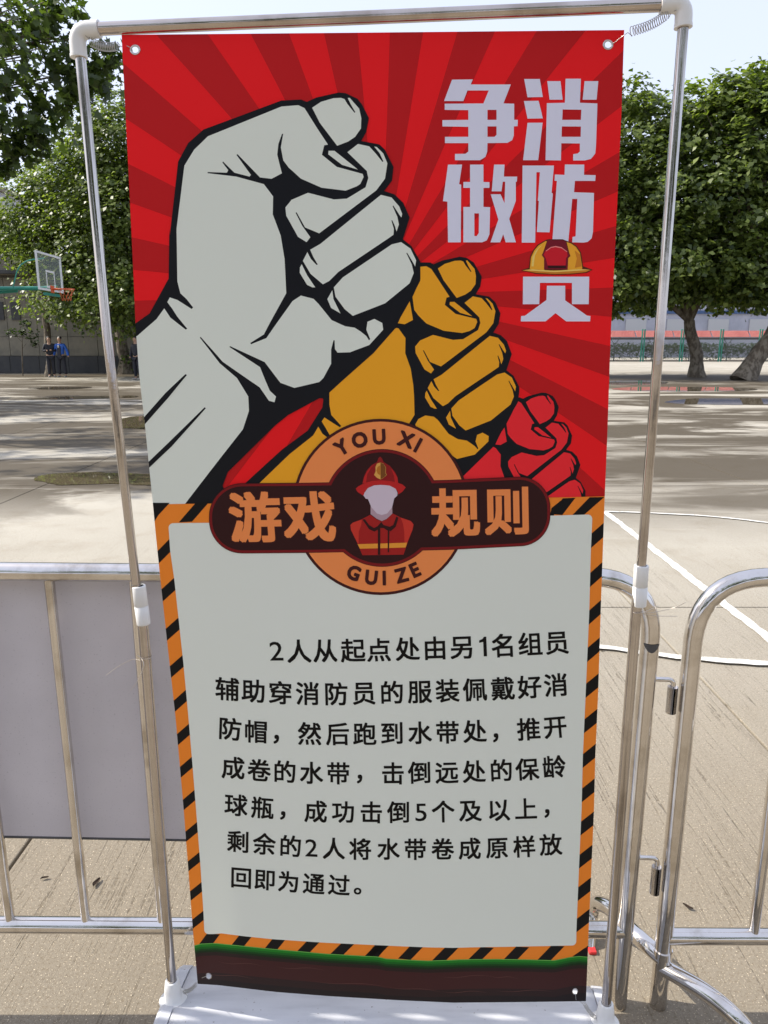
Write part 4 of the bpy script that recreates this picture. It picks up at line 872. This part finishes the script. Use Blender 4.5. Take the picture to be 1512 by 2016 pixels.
c1, c2, c3, c4, c5 = ink('jacket_red', (160, 32, 30)), ink('jacket_light', (196, 54, 42)), ink('face_mauve', (204, 188, 200)), ink('neck_mauve', (176, 148, 158)), ink('band_amber', (226, 150, 54))
c6, c7, c8 = ink('helmet_maroon', (140, 26, 28)), ink('brim_red', (186, 36, 36)), ink('emblem_gold', (214, 158, 78))
print_layer('firefighter_print', [(c1, J_((250, 1290), (290, 1250), (430, 1200), (580, 1120), (620, 1150), (690, 1200), (770, 1232), (850, 1195), (950, 1100), (1080, 1165), (1250, 1222), (1298, 1280), (1280, 1370), (1200, 1570), (1130, 1780), (450, 1790), (370, 1600), (258, 1370))), (c4, J_((585, 960), (940, 960), (945, 1100), (850, 1190), (770, 1225), (690, 1190), (585, 1110))), (c6, J_((448, 605), (470, 500), (520, 390), (600, 300), (690, 250), (715, 185), (742, 158), (770, 185), (800, 250), (900, 310), (985, 410), (1030, 500), (1043, 600), (750, 640)))], 17.3)
print_layer('firefighter_print', [(c2, J_((252, 1290), (290, 1252), (440, 1200), (430, 1290), (390, 1400), (385, 1600), (372, 1595), (262, 1370))), (c2, J_((1085, 1170), (1245, 1225), (1290, 1280), (1275, 1370), (1190, 1580), (1145, 1585), (1140, 1400), (1120, 1270))), (c3, J_((465, 800), (480, 760), (540, 680), (640, 635), (750, 627), (900, 635), (1000, 690), (1030, 760), (1025, 805), (975, 850), (940, 1000), (860, 1100), (770, 1125), (690, 1100), (600, 1000), (540, 860), (505, 855))),
    (c5, J_((370, 1607), (1190, 1582), (1163, 1662), (408, 1682))), (c7, J_((455, 600), (480, 500), (530, 400), (600, 320), (650, 280), (590, 350), (530, 450), (510, 590))), (c7, J_((985, 590), (975, 480), (920, 350), (985, 430), (1025, 500), (1038, 590)))], 18)
print_layer('firefighter_print', [(c7, J_((338, 690), (380, 650), (500, 590), (620, 560), (750, 550), (880, 560), (1000, 580), (1110, 620), (1167, 668), (1110, 740), (1042, 785), (1030, 730), (990, 685), (900, 640), (750, 622), (620, 638), (540, 680), (490, 740), (465, 805), (370, 745))), (c8, J_((690, 275), (745, 258), (800, 275), (838, 340), (835, 430), (855, 460), (800, 510), (750, 537), (690, 510), (643, 462), (668, 400), (665, 330))),
    (MAR, J_((705, 1320), (745, 1320), (745, 1782), (705, 1782))), (MAR, J_((868, 1350), (895, 1350), (890, 1740), (868, 1740))), (MAR, J_((450, 1200), (490, 1195), (560, 1290), (640, 1340), (700, 1310), (760, 1240), (800, 1290), (900, 1320), (960, 1290), (1010, 1150), (1045, 1170), (1000, 1320), (920, 1390), (860, 1380), (800, 1340), (745, 1340), (650, 1400), (560, 1360)))], 18.7)
print_layer('firefighter_print', [(ink('emblem_brown', (120, 72, 30)), J_((748, 262), (800, 280), (832, 340), (828, 430), (848, 460), (800, 505), (750, 532))), (ink('emblem_amber', (180, 112, 40)), J_((700, 330), (745, 300), (745, 470), (700, 440), (680, 385)))], 19.4)

# --- lettering set from the built-in typeface, one character at a time
def glyph(ch):
    if ch == '1': return [(0, 0), (0.1, 0), (0.1, 0.72), (0.03, 0.72), (-0.02, 0.64), (-0.13, 0.59), (-0.13, 0.51), (0, 0.54)], [(0, 1, 2, 3, 7), (3, 4, 5, 6, 7)]
    c = bpy.data.curves.new('glyph', 'FONT'); c.body = ch; c.size = 1.0; c.resolution_u = 3; c.fill_mode = 'NONE'
    o = bpy.data.objects.new('glyph', c); col.objects.link(o)
    me = bpy.data.meshes.new_from_object(o.evaluated_get(bpy.context.evaluated_depsgraph_get()))
    P = [Vector(v.co[:2]) for v in me.vertices]; ed = [tuple(e.vertices) for e in me.edges]
    bpy.data.objects.remove(o); bpy.data.curves.remove(c); bpy.data.meshes.remove(me)
    nb_ = {}
    for a, b in ed: nb_.setdefault(a, []).append(b); nb_.setdefault(b, []).append(a)
    seen = set(); loops = []
    for s in range(len(P)):
        if s in seen or s not in nb_: continue
        lp = [s]; seen.add(s)
        while True:
            nx = [q for q in nb_[lp[-1]] if q not in seen]
            if not nx: break
            lp.append(nx[0]); seen.add(nx[0])
        if len(lp) > 2: loops.append([P[i] for i in lp])
    V2, E2 = [], []
    for lp in loops:
        k = len(V2); V2 += lp; E2 += [(k + i, k + (i + 1) % len(lp)) for i in range(len(lp))]
    ov, oe, of, *_ = geometry.delaunay_2d_cdt(V2, E2, [], 0, 1e-6)
    def inside(q):
        n = 0
        for lp in loops:
            for i in range(len(lp)):
                a, b = lp[i - 1], lp[i]
                if (a.y > q.y) != (b.y > q.y) and q.x < (b.x - a.x) * (q.y - a.y) / (b.y - a.y) + a.x: n += 1
        return n % 2 == 1
    Fs = [tuple(f) for f in of if inside((ov[f[0]] + ov[f[1]] + ov[f[2]]) / 3)]
    return [tuple(v) for v in ov], Fs
GC = {}
def lettering(name, chars, m, layer, bold, label=None):
    """chars: (char, px, py, width, height, turn); one object per character; strokes thickened by laying shifted copies"""
    for ch, px, py, w, h, turn in chars:
        if ch not in GC: GC[ch] = glyph(ch)
        bm = bmesh.new(); V_, Fs = GC[ch]; x0, x1 = min(v[0] for v in V_), max(v[0] for v in V_); y0, y1 = min(v[1] for v in V_), max(v[1] for v in V_)
        mx, my = (0.5, 0.38) if ord(ch) > 0x2E80 and ch not in '，。' else ((x0 + x1) / 2, (y0 + y1) / 2)
        ct, st_ = math.cos(R(turn)), math.sin(R(turn)); n = 8 if bold < 0.03 else 12; bo = bold * (0.25 if ch in '125' else 1)
        lean = (0.08 * (1 - (px - 430) / 330)) if (px < 760 and abs(turn) < 15) else 0
        for k in range(n):
            dx, dy = bo * math.cos(6.28318 * k / n), bo * math.sin(6.28318 * k / n); q_ = max(abs(dx), abs(dy), 1e-9); dx, dy = dx * bo / q_, dy * bo / q_; vs = []
            for x, y in V_:
                a, b = (x + dx - mx) * w, (y + dy - my) * h; a, b = a * ct - b * st_, a * st_ + b * ct
                vs.append(bm.verts.new(surf(px + a - b * lean, py - b, layer * 0.00022 + k * 0.000012) - BP))
            for f in Fs:
                try: bm.faces.new([vs[i] for i in f])
                except ValueError: pass
        for f in bm.faces: f.normal_update()
        for f in bm.faces:
            if f.normal.dot(BN) < 0: f.normal_flip()
        o = link(name, mesh_of(bm, False), banner, [m]); o['kind'] = 'stuff'
rows = ["2,544,1282 人,588.5,1282 从,640,1281 起,695,1280.4 点,746,1279.5 处,802.6,1277.6 由,856.4,1276 另,909.7,1274 1,951,1273 名,991,1271 组,1044,1268 员,1096.5,1265",
 "辅,447.5,1356.7 助,499,1360.4 穿,552,1364 消,605.8,1365.5 防,661.5,1366 员,716.5,1364.5 的,771.4,1363.5 服,826.4,1361.6 装,881,1359.7 佩,935,1357.7 戴,990,1355.5 好,1042.7,1352.4 消,1094.5,1348.5",
 "防,452.7,1435 帽,504,1440.5 ，,544,1455.5 然,609.5,1444.5 后,664.7,1445 跑,718,1445 到,772,1443.5 水,826.7,1442.6 带,881,1441.8 处,935,1439.7 ，,976,1452.5 推,1041,1435.5 开,1093,1431",
 "成,459,1511.6 卷,510,1516.5 的,560.6,1519.5 水,613,1521.6 带,666,1522.5 ，,708,1533.7 击,773.5,1522.7 倒,826.4,1521 远,879.7,1520.6 处,933.5,1519 的,986.8,1516.9 保,1038,1514.5 龄,1090.7,1509.5",
 "球,464.5,1585 瓶,516.5,1590.3 ，,556.8,1605.6 成,621.6,1597.6 功,675.7,1598.4 击,731,1599.3 倒,785,1599 5,828.8,1599.5 个,872.4,1597.8 及,926,1595.9 以,981.6,1594.6 上,1035.4,1592.5 ，,1077,1601.5",
 "剩,469,1657 余,520.3,1661.8 的,571.8,1666 2,613,1669.5 人,657,1670.4 将,709.4,1671.8 水,764.7,1671.7 带,817.7,1672 卷,871.5,1671.5 成,924.8,1670.5 原,978.7,1669 样,1032.5,1666.8 放,1084.3,1662.8",
 "回,474.8,1728 即,521.4,1731.8 为,568.3,1736 通,617.8,1739.8 过,667.6,1742.7 。,704,1754.5"]
for ri_, row in enumerate(rows):
    ch = []
    for it in row.split(' '):
        c_, x, y = it.split(','[0]) if not it.startswith(',') else it[1:].split(',')
        ch.append((c_, float(x), float(y)))
    k = [1, 0.985, 0.965, 0.95, 0.935, 0.92, 0.90][ri_]; out = []
    nx = {}
    for i, (c_, x, y) in enumerate(ch):
        j0, j1 = max(0, i - 1), min(len(ch) - 1, i + 1)
        pts = [q for q in ch if q[0] not in '，。' and abs(q[1] - x) < 115]
        sl = np.polyfit([q[1] for q in pts], [q[2] for q in pts], 1)[0] if len(pts) > 1 else 0
        if c_ == '，': s = (49 * k, 49 * k)
        elif c_ == '。': s = (49 * k, 44 * k)
        elif c_ in '25': s = (60 * k, 53 * k)
        elif c_ == '1': s = (60 * k, 53 * k)
        else: s = (49.5 * k, 48.5 * k)
        out.append((c_, x, y, *s, -math.degrees(math.atan(sl)) or 0.01))
    lettering('printed_character', out, TXT, 13.2, 0.018)
for m, b, lay in ((K, 0.050, 17.4), (BORG, 0.029, 18.4)):
    lettering('badge_character', [('游', 502, 1018, 104, 102, 1), ('戏', 609.5, 1016.5, 104, 102, 1), ('规', 897, 1008.5, 98, 99, 1), ('则', 999.5, 1005.5, 94, 97, 1)], m, lay, b)
lettering('badge_character', [('Y', 672.6, 880.5, 38, 40, 32), ('O', 708, 866, 38, 40, 18), ('U', 746.4, 860, 38, 40, 3), ('X', 799.5, 865.5, 40, 40, -17), ('I', 823, 876.5, 38, 40, -28)], K, 17, 0.042)
lettering('badge_character', [('G', 696.4, 1128, 36, 38, -20), ('U', 731, 1137, 36, 38, -7), ('I', 756.5, 1138, 36, 38, 1), ('Z', 790.5, 1132.5, 36, 38, 15), ('E', 817, 1122, 36, 38, 24)], K, 17, 0.042)
# --- eyelets, springs and ties
EYEM = mat('eyelet_metal', (0.62, 0.6, 0.58), 0.25, 1.0)
for i, (x, y) in enumerate(EYE):
    s, t = EYES[i]; ro, ri2 = (10.6, 6.6) if i < 2 else (8.6, 4.8)
    bm = bmesh.new(); segs = 28; prof2 = [(ri2 * 0.93, -1.5), (ri2, 1.6), (ri2 * 1.2, 3.4), ((ri2 + ro) / 2, 4.4), (ro * 0.95, 3.2), (ro, 0.6)]
    rg = []
    for r_, l in prof2:
        rg.append([bm.verts.new(surf(x + r_ * math.cos(6.28318 * k / segs), y + r_ * math.sin(6.28318 * k / segs), 0.00035 * l) - BP) for k in range(segs)])
    for a, b in zip(rg, rg[1:]):
        for k in range(segs): bm.faces.new((a[k], a[(k + 1) % segs], b[(k + 1) % segs], b[k]))
    bmesh.ops.recalc_face_normals(bm, faces=bm.faces); link('eyelet', mesh_of(bm, True), banner, [EYEM])
def spring(name, pre, a, b, post, r, turns, grow=0.0, th=0.0006):
    a, b = Vector(a), Vector(b); ax = (b - a).normalized(); u = ax.cross(Vector((0, 1, 0))).normalized(); w = ax.cross(u); pts = [Vector(p) for p in pre]
    n = int(turns * 14); L = (b - a).length
    for k in range(n + 1):
        t = k / n; tt = t + grow * t * (1 - t); ph = 6.28318 * turns * t; pts.append(a + ax * L * tt + (u * math.cos(ph) + w * math.sin(ph)) * r + Vector((0, 0, -0.004 * math.sin(math.pi * t))))
    pts += [Vector(p) for p in post]; tube(name, pts, th, WIRE, stand, 5)
ey = [surf(x, y, 0.002) for x, y in EYE]
spring('spring', [PF(168, 70, -0.008), PF(174, 76, -0.004)], PF(178, 82, 0.0), PF(230, 91, 0.0), [PF(238, 92, 0.004), surf(247, 90, -0.003), surf(252, 91, 0.003), surf(260, 97, 0.002), surf(261, 101, -0.002)], 0.0065, 15)
spring('spring', [PF(1332, 20, -0.010), PF(1322, 24, 0.0)], PF(1313, 28, 0.0), PF(1242, 62, 0.0), [PF(1236, 64, 0.0), surf(1222, 74, 0.003), surf(1207, 86, 0.003), surf(1203, 88, -0.002)], 0.0068, 16, -0.3)
spring('spring', [on_base(-0.43, 0.0, 0.148)], PF(362, 1953, 0.0), PF(386, 1938, 0.0), [surf(389, 1934, -0.006), surf(395, 1926, -0.002), surf(398, 1925, 0.003), surf(406, 1922, 0.003)], 0.0035, 14)
spring('spring', [on_base(0.43, 0.0, 0.15)], PF(1172, 2003, 0.0), PF(1150, 1975, -0.01), [surf(1143, 1972, -0.004), surf(1134, 1968, 0.003), surf(1133, 1957, 0.003)], 0.0035, 14)
TIE = mat('tie_wire', (0.55, 0.5, 0.45), 0.35, 1.0)
def wires(label, curves):
    o = empty('wire_tie', curves[0][0], label, 'wire tie')
    for c in curves: tube('strand', bend(c, 0.03, 5), 0.00055, TIE, o, 5)
wires('thin wire tie with loose ends round the left stand tube', [[PF(270, 1290, -0.012), PF(283, 1299, -0.014), PF(297, 1296, -0.01), PF(300, 1283, 0.03), PF(296, 1278, 0.1)], [PF(276, 1300, -0.012), PF(262, 1297, 0.0), PF(235, 1310, 0.02), PF(208, 1330, 0.02)], [PF(272, 1291, 0.1), PF(278, 1296, -0.012), PF(285, 1308, -0.02), PF(272, 1340, -0.03), PF(257, 1359, -0.03)]])
wires('thin wire tie joining the right stand tube to the barrier post', [[PF(1243, 1203, 0.0), PF(1250, 1208, -0.013), PF(1266, 1206, -0.01), PF(1298, 1192, 0.09)], [PF(1262, 1207, -0.005), PF(1285, 1206, 0.08), PF(1325, 1198, 0.08), PF(1350, 1186, 0.06)], [PF(1255, 1206, -0.014), PF(1290, 1213, 0.08), PF(1333, 1213, 0.08)]])

# ------------------------------------------------------------------ basketball hoop
HG = mat('hoop_green_paint', (0.02, 0.22, 0.16), 0.45); HW = mat('board_white_paint', (0.7, 0.72, 0.72), 0.5); HOR = mat('rim_orange_paint', (0.62, 0.11, 0.03), 0.45)
def b_acr(m, nt, b):
    tr = N(nt, 'ShaderNodeBsdfTransparent'); mx = N(nt, 'ShaderNodeMixShader'); mx.inputs[0].default_value = 0.16
    b.inputs['Base Color'].default_value = (0.45, 0.52, 0.52, 1); b.inputs['Roughness'].default_value = 0.1
    nt.links.new(tr.outputs[0], mx.inputs[1]); nt.links.new(b.outputs[0], mx.inputs[2]); nt.links.new(mx.outputs[0], nt.nodes['Material Output'].inputs[0])
ACR = mat('clear_board', (0.8, 0.85, 0.85), 0.05, build=b_acr)
bc = V(98, 537, 21.0)
hoop = empty('basketball_hoop', (bc.x - 3.2, 20.6, 0), 'green basketball stand with clear backboard and orange rim', 'basketball hoop')
ang = R(-2.5)                                                        # the board seen nearly edge-on
bu = Vector((math.sin(ang), math.cos(ang), 0)); bn_ = Vector((math.cos(ang), -math.sin(ang), 0))
def onb(u, n, z): return bc + bu * u + bn_ * n + Vector((0, 0, z))
def slab_b(name, u0, u1, z0, z1, t, m, n0=0.0):
    bm = bmesh.new(); vs = [bm.verts.new(onb(u, n, z) - Vector(hoop.location)) for n in (n0 - t / 2, n0 + t / 2) for u, z in ((u0, z0), (u1, z0), (u1, z1), (u0, z1))]
    for f in ((0, 1, 2, 3), (7, 6, 5, 4), (0, 4, 5, 1), (1, 5, 6, 2), (2, 6, 7, 3), (3, 7, 4, 0)): bm.faces.new([vs[i] for i in f])
    bmesh.ops.recalc_face_normals(bm, faces=bm.faces); return link(name, mesh_of(bm), hoop, [m])
hw, hz = 0.84, 0.48
slab_b('backboard', -hw + .04, hw - .04, -hz + .04, hz - .04, 0.012, ACR)
for a in ((-hw, hw, hz - .05, hz), (-hw, hw, -hz, -hz + .05), (-hw, -hw + .05, -hz + .05, hz - .05), (hw - .05, hw, -hz + .05, hz - .05)): slab_b('board_frame', *a, 0.04, HW)
for a in ((-.295, .295, .0, .05), (-.295, .295, -.40, -.35), (-.295, -.245, -.35, 0), (.245, .295, -.35, 0)): slab_b('target_line', *a, 0.004, HW, 0.010)
slab_b('rim_plate', -.1, .1, -.52, -.33, 0.02, HOR, 0.03)
rc = onb(0, 0.15 + 0.23, -0.42)
tube('rim', [rc + bn_ * 0.225 * math.cos(6.28318 * k / 24) + bu * 0.225 * math.sin(6.28318 * k / 24) for k in range(25)], 0.011, HOR, hoop, 8)
tube('rim_arm', [onb(0, 0.03, -0.42), rc - bn_ * 0.22], 0.03, HOR, hoop, 8)
bm = bmesh.new()
for k in range(10):
    a = 6.28318 * k / 10; b_ = a + 0.31
    for s in (1, -1):
        pts = []
        for j in range(4):
            z = -0.1 * j; r_ = (0.22, 0.17, 0.13, 0.11)[j]; ph = a + s * 0.31 * j
            pts.append(rc + bn_ * r_ * math.cos(ph) + bu * r_ * math.sin(ph) + Vector((0, 0, z)) - Vector(hoop.location))
        add_tube(bm, pts, 0.0035, 4, False)
link('net', mesh_of(bm), hoop, [HOR])
hx = hoop.location.x
tube('post', [(hx - 0.3, 20.2, 0), (hx - 0.1, 20.3, 2.4)], 0.10, HG, hoop, 16)
tube('arm', [(hx - 0.1, 20.3, 2.35), onb(-0.2, -1.4, -0.42), onb(0, -0.05, -0.40)], 0.055, HG, hoop, 12)
tube('arm', [(hx - 0.1, 20.3, 2.2), onb(-0.1, -1.9, -0.55), onb(0, -0.9, -0.46)], 0.05, HG, hoop, 12)
tube('strut', [(hx - 0.3, 20.25, 3.6), onb(-0.1, -1.6, -0.34)], 0.045, HG, hoop, 12)
tube('strut', [(hx - 0.1, 20.3, 2.3), (hx - 0.3, 20.25, 3.6)], 0.06, HG, hoop, 12)
tube('strut', bend([onb(-0.5, -0.8, -0.42), onb(-0.4, -0.6, 0.25), onb(-0.2, -0.02, 0.35)], 0.3, 6), 0.018, HG, hoop, 8)
tube('strut', [onb(0.0, -0.9, -0.42), onb(0.5, -0.03, -0.3)], 0.02, HG, hoop, 8)
slab_b('lower_pad', -.5, .5, -.60, -.53, 0.06, HG)
box('base', (hx - 1.6, 19.6, 0.0), (hx + 0.3, 20.9, 0.28), HG, hoop, 0.03)

# ------------------------------------------------------------------ people
SKIN = mat('skin', (0.42, 0.26, 0.18), 0.6); HAIR = mat('black_hair', (0.012, 0.01, 0.01), 0.5); NAVY = mat('navy_tracksuit', (0.012, 0.014, 0.024), 0.7); BLUEJ = mat('bright_blue_jacket', (0.02, 0.11, 0.50), 0.55)
SHOE = mat('grey_shoe', (0.30, 0.29, 0.27), 0.6); TEE = mat('dark_tee', (0.03, 0.032, 0.045), 0.8); WHITEC = mat('white_collar', (0.6, 0.6, 0.6), 0.7)
def skinned(name, verts, edges, radii, m, parent, root=0, levels=2):
    me = bpy.data.meshes.new(name); me.from_pydata([Vector(v) for v in verts], edges, []); o = link(name, me, parent, [m])
    md = o.modifiers.new('skin', 'SKIN'); md.use_smooth_shade = True
    for i, r_ in enumerate(radii):
        r_ = r_ if isinstance(r_, tuple) else (r_, r_); me.skin_vertices[0].data[i].radius = r_
    me.skin_vertices[0].data[root].use_root = True
    sd = o.modifiers.new('smooth', 'SUBSURF'); sd.levels = levels; sd.render_levels = levels
    return o
def person(loc, rz, label, jacket, legs_m, pose, open_front=False):
    p = empty('person', loc, label, 'person', None, rz)
    hl, hr, el_, er_ = pose['lh'], pose['rh'], pose['le'], pose['re']; ft_ = pose.get('feet', 0.12)
    V_ = [(0, 0, .94), (0, -.01, 1.12), (0, 0, 1.32), (0, 0, 1.42), (0, -.01, 1.50), (0, -.03, 1.60), (0, -.02, 1.69),
          (.17, 0, 1.38), el_, hl, (-.17, 0, 1.38), er_, hr, (.09, 0, .88), (ft_, -.01, .48), (ft_ + .01, .03, .08), (ft_ + .03, -.12, .04), (-.09, 0, .88), (-ft_, -.01, .48), (-ft_ - .01, .03, .08), (-ft_ - .03, -.12, .04)]
    E_2 = [(0, 1), (1, 2), (2, 3), (3, 4), (4, 5), (5, 6), (2, 7), (7, 8), (8, 9), (2, 10), (10, 11), (11, 12), (0, 13), (13, 14), (14, 15), (15, 16), (0, 17), (17, 18), (18, 19), (19, 20)]
    r_ = [(.12, .10), (.12, .09), (.14, .10), (.07, .07), (.055, .055), (.092, .105), (.07, .08), .05, .038, .03, .05, .038, .03, .08, .055, .035, .035, .08, .055, .035, .035]
    skinned('body', V_, E_2, r_, SKIN, p)
    s = 1.0
    j = [(0, 0, .90), (0, -.01, 1.10), (0, 0, 1.32), (0, 0, 1.42), (.18, 0, 1.37), el_, (Vector(hl).lerp(Vector(el_), 0.18)), (-.18, 0, 1.37), er_, (Vector(hr).lerp(Vector(er_), 0.18))]
    skinned('jacket', j, [(0, 1), (1, 2), (2, 3), (2, 4), (4, 5), (5, 6), (2, 7), (7, 8), (8, 9)], [(.17, .13), (.165, .125), (.17, .12), (.075, .075), .075, .062, .056, .075, .062, .056], jacket, p)
    t = [(0, 0, .93), (.09, 0, .85), (ft_, -.01, .48), (ft_ + .01, .02, .12), (-.09, 0, .85), (-ft_, -.01, .48), (-ft_ - .01, .02, .12)]
    skinned('trousers', t, [(0, 1), (1, 2), (2, 3), (0, 4), (4, 5), (5, 6)], [(.155, .12), .10, .078, .066, .10, .078, .066], legs_m, p)
    skinned('hair', [(0, .03, 1.60), (0, .0, 1.68), (0, -.04, 1.715)], [(0, 1), (1, 2)], [(.092, .09), (.104, .11), (.07, .055)], HAIR, p)
    for sg in (1, -1): skinned('shoe', [(sg * (ft_ + .01), .06, .045), (sg * (ft_ + .02), -.06, .045), (sg * (ft_ + .03), -.15, .035)], [(0, 1), (1, 2)], [(.045, .045), (.05, .045), (.04, .03)], SHOE, p)
    if open_front:
        box('tee', Vector(loc) + Vector((-.085, -.150, .88)), Vector(loc) + Vector((.075, -.11, 1.33)), TEE, p, 0.015)
        box('collar', Vector(loc) + Vector((-.04, -.158, 1.26)), Vector(loc) + Vector((.03, -.12, 1.36)), WHITEC, p, 0.01)
    return p
b1, b2 = G(103, 743), G(124, 743)
person(b1, R(18), 'boy in black tracksuit standing with arms crossed beside the blue jacketed boy', NAVY, NAVY, dict(lh=(.02, -.20, 1.16), le=(.25, -.05, 1.13), rh=(-.06, -.19, 1.14), re=(-.26, -.04, 1.12), feet=.09))
person(b2, R(-6), 'boy in open bright blue jacket standing under the plane tree', BLUEJ, NAVY, dict(lh=(.36, -.04, .86), le=(.29, .02, 1.10), rh=(-.31, -.05, .88), re=(-.28, .03, 1.11), feet=.13), True)
b3 = G(272, 748)
person(b3, R(-30), 'person in dark clothes half hidden by the left banner edge', NAVY, NAVY, dict(lh=(.30, -.05, .88), le=(.27, .03, 1.1), rh=(-.30, -.08, .86), re=(-.27, .0, 1.1)))
